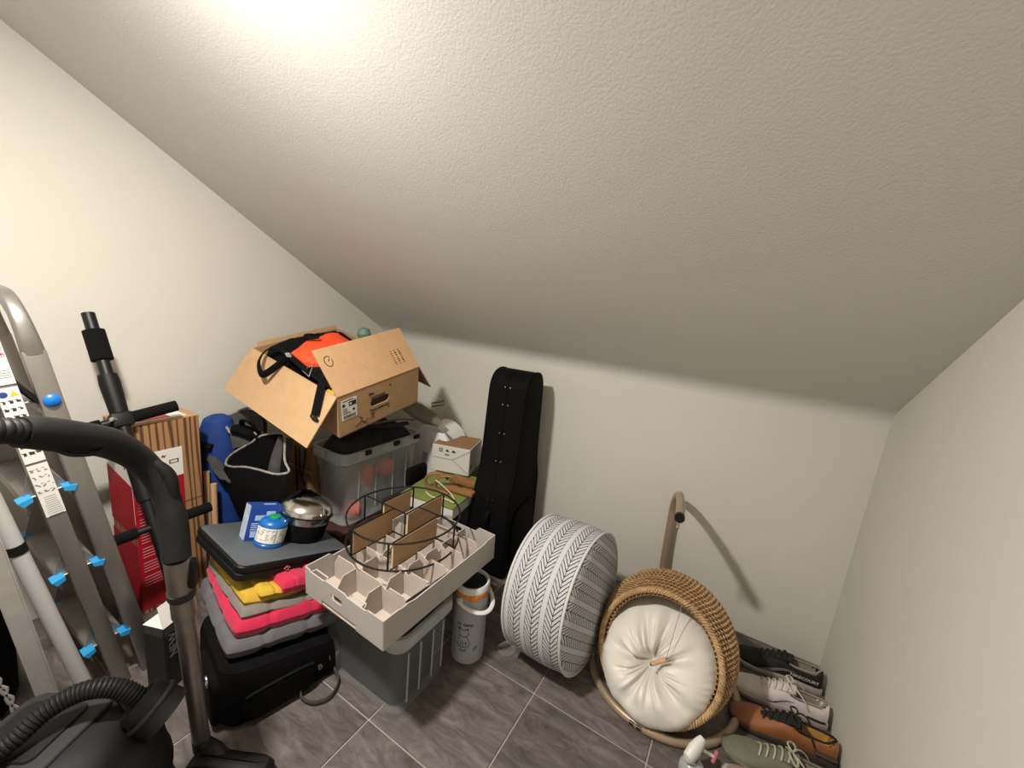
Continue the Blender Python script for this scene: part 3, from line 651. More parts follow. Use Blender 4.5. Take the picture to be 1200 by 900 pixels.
hs=spline([(-1.040,.289,.384),(-1.060,.272,.412),(-1.083,.250,.438),(-1.105,.222,.450),(-1.125,.19,.449),(-1.135,.145,.437),(-1.135,.095,.41),(-1.16,.0,.36),(-1.22,-.12,.40),(-1.24,-.20,.60),(-1.16,-.17,.90),(-1.05,-.06,1.06),(-.985,.04,1.108),(-.955,.115,1.112),(-.972,.152,1.098)],14)
# ribbed hose: dense rings
acc=0; pts=[hs[0]]
for i in range(1,len(hs)): 
    pts.append(hs[i])
res=[]; d_=0; step=.0026
cur=pts[0]; res.append(cur); i=1
while i<len(pts):
    seg=pts[i]-cur
    if seg.length<step: cur=pts[i] if seg.length<1e-6 else cur; i+=1; continue
    cur=cur+seg.normalized()*step; res.append(cur)
hr=[.0205 if (k%3)!=0 else .0182 for k in range(len(res))]
part('hose',G().tube(res,hr,12),M_vac,va,world=True)
hd=spline([(-.968,.145,1.10),(-.978,.165,1.092),(-.997,.204,1.071),(-1.034,.267,1.031),(-1.052,.315,.976),(-1.039,.342,.913),(-1.016,.349,.837),(-.994,.343,.756)],6)
nh=len(hd); part('handle',G().tube(hd,[.0245+.0045*math.sin(PI*min(1,k/(nh*.62)))*(k<nh*.62)+.002*(k>nh*.8) for k in range(nh)],18),M_vac,va,world=True)
part('handle_hook',G().tube(spline([(-.985,.18,1.062),(-.975,.20,1.045),(-.985,.235,1.035),(-1.0,.25,1.04)],5),.004,6),M_blackpl,va,world=True)
gt=spline([hd[int(nh*.56)]+V((.006,.006,.006)),hd[int(nh*.66)]+V((.016,.012,.012)),hd[int(nh*.74)]+V((.015,.009,.009)),hd[int(nh*.82)]+V((.004,.003,.003))],6)
g=G(); g.tube(gt,[.008+.006*math.sin(PI*k/(len(gt)-1)) for k in range(len(gt))],12)
part('grip_trigger',g,M_blackpl,va,world=True)
t0=V((-.994,.343,.760)); t1=V((-1.137,.417,.071)); td=(t1-t0).normalized()
part('wand',G().cyl(t0,t1,.0205,22),M_tube,va,world=True)
part('wand_sleeve',G().tube([t0-td*.0,t0+td*.11,t0+td*.115,t0+td*.18,t0+td*.185],[.0245,.0245,.0235,.0245,.021],22),M_tube,va,world=True)
part('wand_ring',G().cyl(t0+td*.10,t0+td*.118,.0272,22),M_vacg,va,world=True)
part('wand_latch',G().box((.026,0,.0),(.014,.02,.07),frameM(t0+td*.05,(1,1,0),(-1,1,0))@I4,bev=.004),M_blackpl,va,world=True)
hN=T(-1.035,.440,0)@RZ(28)
part('floor_head',G().loft([[V((x,y,z)) for x,y,z in rrect(.23*s,.075*s2,.02,z,4)] for s,s2,z in ((.96,.9,.004),(1,1,.012),(1,1,.03),(.9,.8,.05),(.6,.5,.06))],hN),M_vac,va,world=True)
part('head_neck',G().tube([t1-td*.02,t1+td*.02,V((-1.10,.432,.045)),V((-1.06,.44,.04))],[.022,.024,.024,.02],14),M_vacg,va,world=True)
for sx in (-1,1):
    part('wheel',G().cyl((-1.12+sx*.16,.04,.07),(-1.12+sx*.195,.04,.07),.07,24),M_vacg,va,world=True)

# ================================================================== little dark box with white flaps
nb=thing('small_dark_box','small charcoal box with white open flaps between vacuum wand and tall box','box',(-1.50,.52,0))
nM=T(-1.445,.449,0)@RZ(22); nw,nl,nh_=.075,.088,.245; nt_=.003
part('box_body',G().box0((-nw,0,0),(0,nl,nh_-.03),nM),mat('charcoal_card','#3a3937',.6,nscale=8,namt=.2),nb,world=True,smooth=0)
for lo,hi in (((-nw,0,0),(0,nt_,nh_)),((-nw,nl-nt_,0),(0,nl,nh_)),((-nt_,0,0),(0,nl,nh_)),((-nw,0,0),(-nw+nt_,nl,nh_))):
    part('side_panel',G().box0(lo,hi,nM),MATS['charcoal_card'],nb,world=True,smooth=0)
part('flap',G().plate([(0,0),(nl,0),(nl-.012,.07),(.012,.07)],(),nt_,nM@frameM(V((0,0,nh_)),(0,1,0),(-.42,0,.9))),M_paper,nb,world=True,label='white flap',smooth=0)
part('flap',G().plate([(0,0),(nw,0),(nw-.012,.045),(.012,.045)],(),nt_,nM@frameM(V((-nw,0,nh_)),(1,0,0),(0,.9,.2))),M_paper,nb,world=True,label='white flap',smooth=0)
part('lettering',text_g('NEW',.038,nM@T(.0006,.030,.165)@frameM(V((0,0,0)),(0,0,1),(0,-1,0))),M_greycan,nb,world=True,smooth=0)

# ================================================================== black travel bag, cushions, folding table
tbag=thing('travel_bag','black travel bag with carry strap on the floor under the cushions','bag',(-1.33,.70,0))
BM=T(-1.150,.475,0)@RZ(77)
def bagsec(z,s): return [(.195+x,.170+y,z*(1-.35*min(1,max(0,(.195+x)/.39)))+.006*nz((x*9,y*9,z*9),1)) for x,y,_ in rrect(.39*s,.34*s,.05,0,5)]
part('bag_body',G().loft([bagsec(.004,.94),bagsec(.03,1.0),bagsec(.10,1.0),bagsec(.17,.99),bagsec(.205,.95),bagsec(.212,.8)],BM),M_black,tbag,world=True)
part('front_pocket',G().loft([[(.16+x,-.004+d,.085+y-.02) for x,y,_ in rrect(.22*s,.095*s,.035,0,5)] for s,d in ((1,.02),(1,-.004),(.9,-.012))],BM),M_black,tbag,world=True)
part('zipper',G().tube([BM@V((x,-.014,.115+.008*math.sin(x*12))) for x in [.06+.02*k for k in range(11)]],.003,6),M_blackpl,tbag,world=True)
part('carry_strap',G().tube(spline([BM@V((.335,.02,.03)),(-1.035,.79,.012),(-1.005,.735,.012),(-1.03,.69,.014),(-1.075,.68,.012),BM@V((.22,.0,.03))],6),.0035,8,flat=3.4),mat('strap_grey','#4a4543',.8),tbag,world=True)
for s,x,z in (('B',.285,.072),('I',.318,.085),('F',.345,.088)):
    part('lettering',text_g(s,.030,BM@T(x,-.0045,z)@RZ(0)@RX(90)@RZ(8)),M_greycan,tbag,world=True,smooth=0)
rgc=BM@V((-.012,.10,.16))
part('end_flap',G().loft([[(-.004-d,.12+x,.10+y) for x,y,_ in rrect(.19*s,.16*s,.03,0,4)] for s,d in ((1,-.02),(1,.008),(.92,.016))],BM),M_black,tbag,world=True)
part('ring',G().tube([BM@V((-.024,.045+.013*math.cos(a),.192+.016*math.sin(a))) for a in [2*PI*k/16 for k in range(16)]],.0028,6,closed=True),M_steel,tbag,world=True,label='small metal ring')

def cushion(name,label,m,org,eul,w,l,th,seed,puff=.34):
    """seat pad with quilted, lumpy edge; local x = along its front edge, y = depth"""
    M=EU(*org,*eul); nu,nv=46,46
    def surf(sgn):
        def f(u,v):
            x=(u-.5)*2;y=(v-.5)*2
            ed=max(0,1-abs(x)**9)*max(0,1-abs(y)**9)
            gu=sum(math.exp(-((u-c_)/.03)**2) for c_ in (.30,.68)); gv=sum(math.exp(-((v-c_)/.03)**2) for c_ in (.34,.70))
            q=1-max(gu,gv)
            hh=th/2*1.15*(ed**.27)*(1-puff*(1-q)*.75) + .004*noise.noise(V((u*6+seed,v*6,seed)))*ed
            wob=1+.014*noise.noise(V((u*5,v*5,seed+3)))
            pin=1-.05*(abs(x)*abs(y))**4-.020*gv*abs(x)**8
            pin2=1-.05*(abs(x)*abs(y))**4-.020*gu*abs(y)**8
            return (w/2+x*w/2*wob*pin, l/2+y*l/2*wob*pin2, th/2+sgn*hh+.010*noise.noise(V((u*2.2,v*2.2,seed)))*1.0)
        return f
    g=G(); g.grid(nu,nv,surf(1),M); g.grid(nu,nv,surf(-1),M)
    return single(name,g,m,label,'cushion',group='stacked seat cushions',smooth=80)
ce=(-1,10,78)
cushion('seat_cushion','grey seat cushion at the bottom of the cushion stack',M_grey,(-1.182,.500,.224),(-1,9,76),.355,.43,.058,1)
cushion('seat_cushion','raspberry seat cushion low in the stack above the grey one',M_rose,(-1.186,.528,.277),(-1,10,77),.345,.42,.058,2)
cushion('seat_cushion','taupe seat cushion between the raspberry and the yellow cushion',M_taupe,(-1.195,.552,.322),(-1,12,79),.30,.40,.036,3)
cushion('seat_cushion','large yellow seat cushion in the upper half of the stack',M_mustard,(-1.212,.570,.350),(-1,13,80),.285,.38,.042,4)
cushion('seat_cushion','small folded yellow cushion corner right under the folding table',M_mustard,(-1.190,.612,.368),(0,15,82),.16,.33,.026,5)
cushion('seat_cushion','small raspberry cushion on top of the stack under the table',M_rose,(-1.168,.672,.358),(0,14,84),.135,.30,.050,6)

tabM=EU(-1.243,.569,.434,-.3,16.9,85.2)
ft=thing('folding_table','folded black camping table with slate grey top lying on the cushions','folding table',tabM@V((.2,.17,0)))
tw,tl,tt=.405,.35,.05
def trr(s,z): return [tabM@V((tw/2+x,tl/2+y,z)) for x,y,_ in rrect(tw*s,tl*s,.025,0,5)]
part('table_top',G().loft([trr(.965,tt-.004),trr(.968,tt+.001),trr(.955,tt+.002)]),M_slate,ft,world=True,label='slate grey table top')
part('top_frame',G().loft([trr(.99,tt-.022),trr(1,tt-.018),trr(1,tt-.004),trr(.985,tt)]),M_blackpl,ft,world=True)
part('lower_frame',G().loft([trr(.97,0),trr(.99,.004),trr(.99,tt-.028),trr(.97,tt-.024)]),M_blackpl,ft,world=True)
g=G(); lm=tabM@T(.15,-.0006,.020)@RX(90)
g.tube([lm@V(p) for p in ((.012,.008,0),(0,.0,0),(.012,-.009,0),(.018,-.004,0))],.0018,5); g.tube([lm@V(p) for p in ((.004,.006,0),(.012,.0,0),(.02,.003,0))],.0015,5)
part('badge',g,M_pink,ft,world=True,label='small red logo badge')
# things on the table (tilted with it)
def on_table(x,y): return tabM@T(x,y,tt+.002)
cs=thing('gas_cartridge','blue gas cartridge with green cap on the folding table','gas cartridge',on_table(.150,.135).translation)
cM_=on_table(.150,.135)@RZ(10)
part('can',G().lathe([(.001,0),(.046,0),(.049,.003),(.049,.010),(.0475,.012),(.0475,.075),(.045,.083),(.036,.091),(.024,.095),(.001,.096)],32,cM_),M_canblue,cs,world=True)
g=G(); 
for i in range(19):
    pass
lab=[(math.cos(R(a)),math.sin(R(a))) for a in range(-200,-30,10)]
g.loft([[(.0481*x,.0481*y,z) for x,y in lab] for z in (.018,.070)],cM_,closed=False,cap0=False,cap1=False)
wl=part('paper_label',g,M_paper,cs,world=True,label='white paper label')
g=G()
for k in range(9):
    for a in (-195,-172,-150,-128,-100,-78):
        if random.random()<.8:
            a0=a+random.random()*6; g.loft([[(.0485*math.cos(R(a0+q)),.0485*math.sin(R(a0+q)),z) for q in range(0,int(8+9*random.random()),4)] for z in (.0225+.005*k,.0245+.005*k)],cM_,closed=False,cap0=False,cap1=False)
g.loft([[(.0485*math.cos(R(-112+q)),.0485*math.sin(R(-112+q)),z) for q in (0,3)] for z in (.020,.068)],cM_,closed=False,cap0=False,cap1=False)
part('label_print',g,M_greycan,wl,world=True)
part('cap',G().lathe([(.019,.092),(.02,.098),(.018,.103),(.001,.104)],20,cM_),M_green,cs,world=True,label='green cap')
bb=thing('blue_box','slim blue and white carton leaning behind the gas cartridge','box',on_table(.07,.155).translation)
bM_=on_table(.085,.175)@RZ(-8)@RX(-8); bx_,by_,bz_=.105,.055,.125
part('box_body',G().box0((0,0,0),(bx_,by_,bz_),bM_,bev=.001,seg=1),mat('blue_card','#153a86',.5,nscale=14,namt=.15),bb,world=True,smooth=0)
part('side_print',G().box0((-.0008,.003,.003),(0,by_-.003,bz_-.003),bM_),mat('pale_blue_card','#a9b6c8',.6,nscale=40,namt=.15),bb,world=True,label='pale printed side',smooth=0)
g=G()
for (x,z,w_,h_) in ((.02,.07,.035,.018),(.015,.012,.025,.02),(.055,.086,.03,.016)): g.box0((x,-.0008,z),(x+w_,0,z+h_),bM_)
for k in range(5): g.box0((.012,-.0008,.058-k*.007),(.03+.015*random.random(),0,.0615-k*.007),bM_)
g.box0((.045,.008,bz_),(.085,.02,bz_+.0008),bM_)
part('print',g,mat('pale_print_blue','#9fb0cc',.6),bb,world=True,smooth=0)
st=thing('camping_stove','round polished steel pot set in a black mesh pouch on the folding table','pot',on_table(.25,.20).translation)
sM=on_table(.285,.165)@Matrix.Scale(1.28,4)
part('pouch',G().lathe([(.001,0),(.060,0),(.066,.006),(.069,.03),(.072,.052),(.070,.055),(.055,.055)],32,sM),M_black,st,world=True)
part('pot',G().lathe([(.066,.045),(.073,.056),(.0735,.072),(.072,.074)],36,sM),M_steel,st,world=True)
part('lid',G().lathe([(.074,.0745),(.0765,.077),(.0765,.082),(.070,.098),(.052,.112),(.03,.118),(.001,.119)],36,sM),M_steel,st,world=True)
part('drawcord',G().tube([sM@V((.0768*math.cos(2*PI*k/30),.0768*math.sin(2*PI*k/30),.076)) for k in range(30)],.0025,6,closed=True),M_blackpl,st,world=True)
g=G(); hf=lambda u,v:sM@V((.066*math.cos(R(20+150*u))*(1-.75*v),.066*math.sin(R(20+150*u))*(1-.75*v)+.02*v,.098+.034*v**.7+.006*nz((u*6,v*6,2),1)))
g.grid(14,8,hf); g.grid(14,8,lambda u,v:hf(u,v)-V((0,0,.004)))
part('mesh_cover',g,M_black,st,world=True)
for dx in (-.006,.012): part('pot_handle',G().tube([sM@V((dx+.01,-.0765,.088)),sM@V((dx+.012,-.079,.098)),sM@V((dx+.013,-.070,.106))],.0022,6),M_steel,st,world=True)

# ================================================================== bottle tray with dividers, wire rack
TM=EU(-1.112,.722,.372,1.6,-.8,-2.1); tw_,tl_,th_=.376,.534,.098; tk=.004
tr=thing('bottle_tray','white corrugated tray with bottle dividers on top of the lower clear bin','tray',TM@V((tw_/2,tl_/2,0)))
def P_(n,g,m,par=tr,**k): return part(n,g,m,par,world=True,smooth=0,**k)
P_('tray_floor',G().box0((0,0,0),(tw_,tl_,tk),TM),M_trayin)
fr=P_('end_wall',G().plate([(0,.0),(.085,.0),(.088,.018),(.255,.018),(.258,0),(tw_,0),(tw_,th_),(.31,th_),(.30,th_-.006),(.215,th_-.006),(.205,th_),(.11,th_),(.10,th_-.006),(.03,th_-.006),(.02,th_),(0,th_)],[oval(.165,.058,.055,.020)],tk,TM@T(0,0,0)@RX(90)),M_whitecard)
P_('hand_hole_shade',G().plate(oval(.165,.058,.054,.019),(),.001,TM@T(0,.006,0)@RX(90)),mat('hole_shade_brown','#5a4a3c',.9))  # shade of the slot put in as a dark brown sheet
P_('end_wall',G().plate([(0,0),(tw_,0),(tw_,th_),(.30,th_),(.28,th_-.02),(.10,th_-.02),(.08,th_),(0,th_)],[oval(.19,.055,.055,.020)],tk,TM@T(0,tl_,0)@RX(90)),M_whitecard)
def wavy(n=12): 
    return [(0,0),(tl_,0),(tl_,th_),(tl_-.05,th_),(tl_-.07,th_-.006),(.12,th_-.008),(.09,th_-.002),(.07,th_-.004),(.05,th_),(0,th_)]
P_('side_wall',G().plate(wavy(),(),tk,TM@T(tw_,0,0)@frameM(V((0,0,0)),(0,1,0),(0,0,1))),M_whitecard)
P_('side_wall',G().plate([(0,0),(tl_,0),(tl_,th_),(.24,th_),(.22,th_-.012),(.10,th_-.012),(.085,th_),(0,th_)],(),tk,TM@T(0,0,0)@frameM(V((0,0,0)),(0,1,0),(0,0,1))),M_whitecard)
for x0 in (.035,.22):                                     # folded tabs along the front edge
    P_('locking_tab',G().tube([TM@V(p) for p in ((x0,.002,th_-.003),(x0+.004,.014,th_-.002),(x0+.066,.014,th_-.002),(x0+.072,.002,th_-.003))],.0022,6),M_trayin)
for yy in (.10,.19,.28,.37,.455):
    P_('divider',G().plate([(.006,0),(tw_-.006,0),(tw_-.006,.055),(tw_-.03,.092),(.285,.092),(.27,.075),(.235,.092),(.15,.092),(.135,.075),(.105,.092),(.03,.092),(.006,.055)],(),.003,TM@T(0,yy,tk)@RX(90)),M_trayin)
for k,xx in enumerate((.125,.25)):
    o_=[(.02,0),(tl_-.02,0),(tl_-.02,.05)]
    for q in range(5,-1,-1):
        y0=.02+q*.082; o_+=[(y0+.075,.088),(y0+.03,.088),(y0+.012,.06)]
    P_('long_divider',G().plate(o_+[(.02,.05)],(),.003,TM@T(xx,0,tk)@frameM(V((0,0,0)),(0,1,0),(0,0,1))),M_trayin)
P_('loose_sheet',G().grid(10,6,lambda u,v:(.31+.05*u,.10+.3*v,.02+.07*u*(1-.3*v)+.0*v),TM).grid(10,6,lambda u,v:(.312+.05*u,.10+.3*v,.017+.07*u*(1-.3*v)),TM),M_whitecard)
# wire rack
RC=V((-1.000,1.042,.568)); RR=.2045; RH=.1
rk=thing('wire_rack','round black wire rack with wood divider panels on the white bottle tray','rack',RC-V((0,0,RH)))
def rg(z): return [RC+V((RR*math.cos(2*PI*k/64),RR*math.sin(2*PI*k/64),z)) for k in range(64)]
for z in (0,-RH): part('wire_ring',G().tube(rg(z),.0034,8,closed=True),M_blacksteel,rk,world=True)
k=.93
up=[(-.053*k,-.219*k),(.118*k,-.199*k),(-.199*k,-.011*k),(.216*k,.049*k),(-.119*k,.17*k),(.016*k,.21*k)]
for x,y in up:
    n=V((x,y,0)); n=n.normalized()*RR; part('upright',G().cyl(RC+n,RC+n-V((0,0,RH)),.0034,8),M_blacksteel,rk,world=True)
part('upright',G().cyl(RC+V((.008,-.006,0)),RC+V((.008,-.006,-RH)),.003,8),M_blacksteel,rk,world=True)
def xw(y,x0,x1,z): part('cross_wire',G().cyl(RC+V((x0,y,z)),RC+V((x1,y,z)),.0028,6),M_blacksteel,rk,world=True)
for z in (0,-RH+.004):
    xw(-.008,-.204,.011,z); xw(.06,.013,.195,z)
def lw(x,y0,y1,z): part('long_wire',G().cyl(RC+V((x,y0,z)),RC+V((x,y1,z)),.0028,6),M_blacksteel,rk,world=True)
for x,y0,y1 in ((-.047,-.196,-.008),(-.111,-.008,.17),(.014,-.005,.203),(.112,-.17,.06)):
    for z in (0,-RH+.004): lw(x,y0,y1,z)
for x,y0,y1 in ((-.0475,-.192,-.018),(-.111,.0,.142),(.0145,0.0,.192),(.1125,-.165,.05)):
    w_=part('wood_panel',G().box0((x-.003,y0,-RH+.008),(x+.003,y1,-.003),T(*RC)),M_wood,rk,world=True,smooth=0)
    part('panel_edge',G().box0((x-.0031,y0,-.0034),(x+.0031,y1,-.0022),T(*RC)).box0((x-.0031,y0-.0008,-RH+.008),(x+.0031,y0,-.0022),T(*RC)),M_woodedge,w_,world=True,label='pale cut edge',smooth=0)
for x,y in ((.045,.03),(.05,-.12)):
    part('clip',G().tube([RC+V((x+dx,y+dy,-RH+.012)) for dx,dy in ((0,0),(.022,0),(.022,.03),(0,.03))],.0018,6,closed=True),M_blacksteel,rk,world=True)
# ================================================================== things between upper bin and guitar case
dr=thing('small_white_carton','small white carton with envelope folds beside the guitar case','carton',(-1.34,1.74,.42))
WM=EU(-1.396,1.64,.425,0,0,17); ww,wl_,wh=.218,.20,.150
part('carton_body',G().box0((0,0,0),(ww,wl_,wh),WM,bev=.002,seg=1),mat('white_carton','#c9c6bf',.7,nscale=9,namt=.04),dr,world=True,smooth=0)
part('carton_lid',G().box0((.004,.004,wh),(ww-.004,wl_-.004,wh+.0012),WM),M_carddk,dr,world=True,label='brown taped top',smooth=0)
g=G()
for a,b in (((.0,.077),(.12,.077)),((.12,.077),(ww,.14)),((.12,.077),(ww-.003,.01))): g.box0((0,0,0),(V((b[0]-a[0],b[1]-a[1],0)).length,.0018,.0008),WM@T(a[0],-.0008,a[1])@RX(90)@RZ(math.degrees(math.atan2(b[1]-a[1],b[0]-a[0])))@T(0,0,0))
part('fold_line',g,M_greycan,dr,world=True,smooth=0)
g=G()
for x in (.04,.048,.056): 
    for z in (.118,.126,.134): g.box0((x,-.001,z-.005),(x+.006,0,z),WM)
for x,w_ in ((.08,.018),(.115,.022)): g.plate([(0,0),(w_,0),(w_*.8,.008),(w_*.5,.013),(0,.01)],(),.0008,WM@T(x,-.0004,.118)@RX(90))
g.box0((.075,-.001,.098),(.1,0,.104),WM)
part('symbol_print',g,M_ink,dr,world=True,smooth=0)
part('corner_tape',G().box0((ww-.0008,.0,.04),(ww+.0006,.14,.043),WM).box0((ww,.02,.03),(ww+.001,.045,.055),WM),M_greycan,dr,world=True,smooth=0)
gb=thing('green_box','flat white box with green lid under the small white carton','box',(-1.24,1.53,.3))
GM=EU(-1.335,1.36,.355,0,0,8)
part('box_tray',G().box0((0,0,0),(.29,.36,.052),GM,bev=.002,seg=1),M_paper,gb,world=True,smooth=0)
part('box_lid',G().box0((-.002,-.002,.052),(.292,.362,.058),GM),M_greenbox,gb,world=True,label='green printed lid',smooth=0)
g=G(); g.plate([(0,0),(.012,0),(.012,.01),(.028,.01),(.028,0),(.04,0),(.04,.02),(0,.02)],(),.0008,GM@T(.18,-.0005,.02)@RX(90))
part('cut_tab',g,M_greycan,gb,world=True,smooth=0)
g=G(); g.box0((-1.44,1.33,0),(-1.07,1.80,.354),bev=.01)
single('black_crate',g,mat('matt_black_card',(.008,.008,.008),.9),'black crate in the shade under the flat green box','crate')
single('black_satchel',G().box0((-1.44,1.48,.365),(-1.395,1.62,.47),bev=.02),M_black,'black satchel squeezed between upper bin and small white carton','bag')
hg=thing('wooden_hanger','curved brown wooden hanger rings with cotton cord on the green box','hanger',GM@V((.17,.16,.058)))
for k,(x,y) in enumerate(((.13,.12),(.185,.10))):
    c=GM@V((x,y,.108)); pts=[c+V((.055*math.cos(R(a))*.9,.02*k-.01+.03*math.cos(R(a)),.045*math.sin(R(a)))) for a in range(20,300,20)]
    part('ring',G().tube(pts,.013,10,flat=.55),M_ring,hg,world=True)
part('slat',G().box((.24,.15,.075),(.16,.05,.02),GM@RZ(0),bev=.004),M_ring,hg,world=True)
part('slat',G().box((.235,.22,.09),(.17,.05,.03),GM,bev=.004),M_ring,hg,world=True)
part('cord',G().tube([GM@V(p) for p in spline([(.10,.06,.064),(.16,.03,.066),(.22,.05,.064),(.27,.04,.066),(.23,.09,.07),(.18,.07,.12),(.15,.06,.14)],6)],.0035,6),M_cord,hg,world=True)
ap=thing('white_appliance','white rounded plastic appliance against the back wall behind the upper bin','appliance',(-1.45,1.83,.33))
AM=T(-1.475,1.80,.33)
sec=[]
for k in range(13):
    a=PI*k/12; sec.append((-.17*math.cos(a)*1.0,.17+.14*math.sin(a)))
prf=[(-.16,.0),(.15,.0)]+[(.16-.32*0,.12)]
outl=[(-.17,0),(.10,0),(.135,.10)]+[(.0+.14*math.cos(R(a)),.16+.15*math.sin(R(a))) for a in range(0,181,15)]+[(-.16,.10)]
part('shell',G().loft([[(x,y,z) for x,z in [(q[0]*s,q[1]*s+.004) for q in outl]] for y,s in ((-.09,.93),(-.08,1),(.08,1),(.09,.93))],AM),M_white,ap,world=True)
part('side_window',G().box((-.03,-.092,.09),(.035,.004,.11),AM,bev=.001,seg=1),mat('smoked_panel','#9aa0a2',.3),ap,world=True,label='grey side panel')
part('foot',G().box((.05,-.085,.012),(.06,.02,.022),AM,bev=.004),M_blackpl,ap,world=True)
part('carry_handle',G().tube([AM@V(p) for p in spline([(.02,-.05,.30),(.09,-.06,.275),(.16,-.05,.235),(.165,-.03,.22)],6)],.007,8),M_greycan,ap,world=True)
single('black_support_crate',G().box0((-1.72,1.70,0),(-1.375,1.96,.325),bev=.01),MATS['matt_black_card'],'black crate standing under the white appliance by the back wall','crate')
g=G()
FM=T(-1.46,1.63,.725)@RZ(30)@RY(25)
g.loft([[(x,ry*math.cos(2*PI*k/16),rz_*math.sin(2*PI*k/16)+.006*nz((x*20,k,1),.8)) for k in range(16)] for x,ry,rz_ in ((-.13,.02,.01),(-.11,.05,.03),(-.04,.065,.042),(.03,.05,.036),(.08,.028,.025),(.095,.02,.02))],FM)
gs=thing('grey_felt_slipper','grey brown felt slipper on the back rim of the upper bin','slipper',FM@V((0,0,-.04)))
part('slipper_body',g,M_gfelt,gs,world=True)
part('slipper_mouth',G().tube([FM@V((.096,.020*math.cos(2*PI*k/16),.020*math.sin(2*PI*k/16))) for k in range(16)],.005,6,closed=True),M_carddk,gs,world=True)
g=G(); g.tube([(-1.47,1.70,.775),(-1.40,1.72,.80),(-1.385,1.70,.785),(-1.45,1.68,.765)],.005,6,closed=True)
single('metal_loop',g,M_greycan,'dark bent metal loop behind the felt slipper','loop')

# ================================================================== guitar case
gc=thing('guitar_case','tall black soft guitar case leaning upright against the back wall','guitar case',(-1.0,1.78,0))
half=[(0,.150),(.02,.185),(.08,.20),(.16,.205),(.24,.205),(.32,.20),(.38,.198),(.44,.192),(.50,.170),(.56,.150),(.64,.140),(.76,.132),(.88,.124),(.96,.116),(1.0,.098),(1.025,.066),(1.035,.02)]
hs_=[(p.x,p.y) for p in spline([(z,w,0) for z,w in half],3)]
LT=R(-2.0)
def case_ring(x,inset):
    out=[]
    for z,w in hs_: out.append((x,max(.004,w-inset),z))
    for z,w in hs_[::-1]: out.append((x,-max(.004,w-inset),z))
    return out
GMx=T(-.978,1.765,0.004)@RZ(6)@RX(0)
hw=.10
g=G(); g.loft([case_ring(x,i) for x,i in ((-hw,.022),(-hw+.004,.008),(-hw+.016,0),(hw-.016,0),(hw-.004,.008),(hw,.022))],GMx)
part('shell',g,M_case,gc,world=True)
for x in (-hw+.006,hw-.006):
    part('piping',G().tube([GMx@V(p) for p in case_ring(x,.006)],.0045,6,closed=True),M_case,gc,world=True)
zp=[GMx@V((.0,-w-.001,z)) for z,w in hs_]
part('zipper',G().tube(zp,.003,6),M_case,gc,world=True)
for z in (.30,.42,.60,.74,.88,.965):
    w=min(hs_,key=lambda q:abs(q[0]-z))[1]
    for x in (-.012,.014): part('stud',G().lathe([(.0045,0),(.004,.002),(.0005,.003)],8,GMx@T(x,-w-.0005,z)@RX(90)),M_steel,gc,world=True,label='tiny metal stud')
part('front_pocket',G().loft([[(hw+d,x,.20+y) for x,y,_ in rrect(.27*s,.30*s,.08,0,5)] for s,d in ((1,-.01),(1,.010),(.9,.018))],GMx),M_case,gc,world=True)
part('carry_handle',G().tube([GMx@V(p) for p in spline([(0,-.195,.28),(0,-.222,.30),(0,-.225,.34),(0,-.195,.36)],6)],.012,8,flat=.5),M_case,gc,world=True)

# ================================================================== white jug with cat drawing
JC=(-.752,1.165); jr=.064; jh=.335
jg=thing('food_canister','tall white canister with cat drawing and swing handle beside the lower bin','canister',(*JC,0))
part('body',G().lathe([(.001,0),(jr*.93,0),(jr,.006),(jr,.255),(jr*.985,.262),(jr*.985,.285),(jr*.99,.29)],48),M_mug,jg)
part('orange_band',G().lathe([(jr*.99,.284),(jr*1.05,.286),(jr*1.06,.300),(jr*1.0,.304)],48),M_orangering,jg,label='orange band')
part('clip',G().box((0,0,0),(.03,.012,.022),RZ(-50)@T(jr*1.04,0,.293)@RZ(90),bev=.003),M_orangering,jg,label='orange clip')
part('rim',G().lathe([(jr*1.0,.302),(jr*1.05,.306),(jr*1.04,.322),(jr*.98,.330),(jr*.88,.328),(jr*.84,.318)],48),M_white,jg)
part('lid',G().lathe([(jr*.86,.318),(jr*.8,.320),(.001,.321)],40),M_blackpl,jg,label='black lid')
hd_=[]
ha=R(-38)
for k in range(25):
    a=PI*k/24; x=.0+(jr+.010)*math.cos(a); y=-(.088)*math.sin(a)
    hd_.append(RZ(-15+0)@V((x*1.0+.0,y,.262-.035*math.sin(a))))
hd_=[RZ(100)@(p+V((0,0,.012))) for p in hd_]
part('handle',G().tube(hd_,.0085,10,flat=.55),M_white,jg)
for s in (0,-1): part('handle_pivot',G().cyl(hd_[s]*1.0,V((hd_[s].x*.85,hd_[s].y*.85,hd_[s].z)),.011,14),M_white,jg)
vd=math.atan2(-JC[1],-JC[0])-.10                        # side seen from the room
def jw(x,z): a=vd+x/jr; return V(((jr+.0006)*math.cos(a),(jr+.0006)*math.sin(a),z))
part('lettering',text_g('so tasty',.020,I4,bold=True,wrap=lambda c:jw(c.x-.008,.178+c.y+(-.0+.02*c.x) )+V((0,0,0))),M_ink,jg,smooth=0)
g=G(); ct=lambda pts,r=.0009:g.tube([jw(x-.010,z+.055) for x,z in [(p.x,p.y) for p in spline([(a,b,0) for a,b in pts],4)]],r,5)
ct([(-.020,.098),(-.021,.108),(-.014,.101),(-.004,.099),(.006,.101),(.015,.108),(.015,.098),(.018,.085),(.012,.074),(-.002,.070),(-.016,.074),(-.021,.085),(-.020,.098)])
ct([(-.015,.074),(-.020,.055),(-.021,.035),(-.016,.024),(-.010,.028),(-.006,.021),(.002,.026),(.008,.024),(.018,.028),(.024,.04),(.019,.056),(.010,.074)])
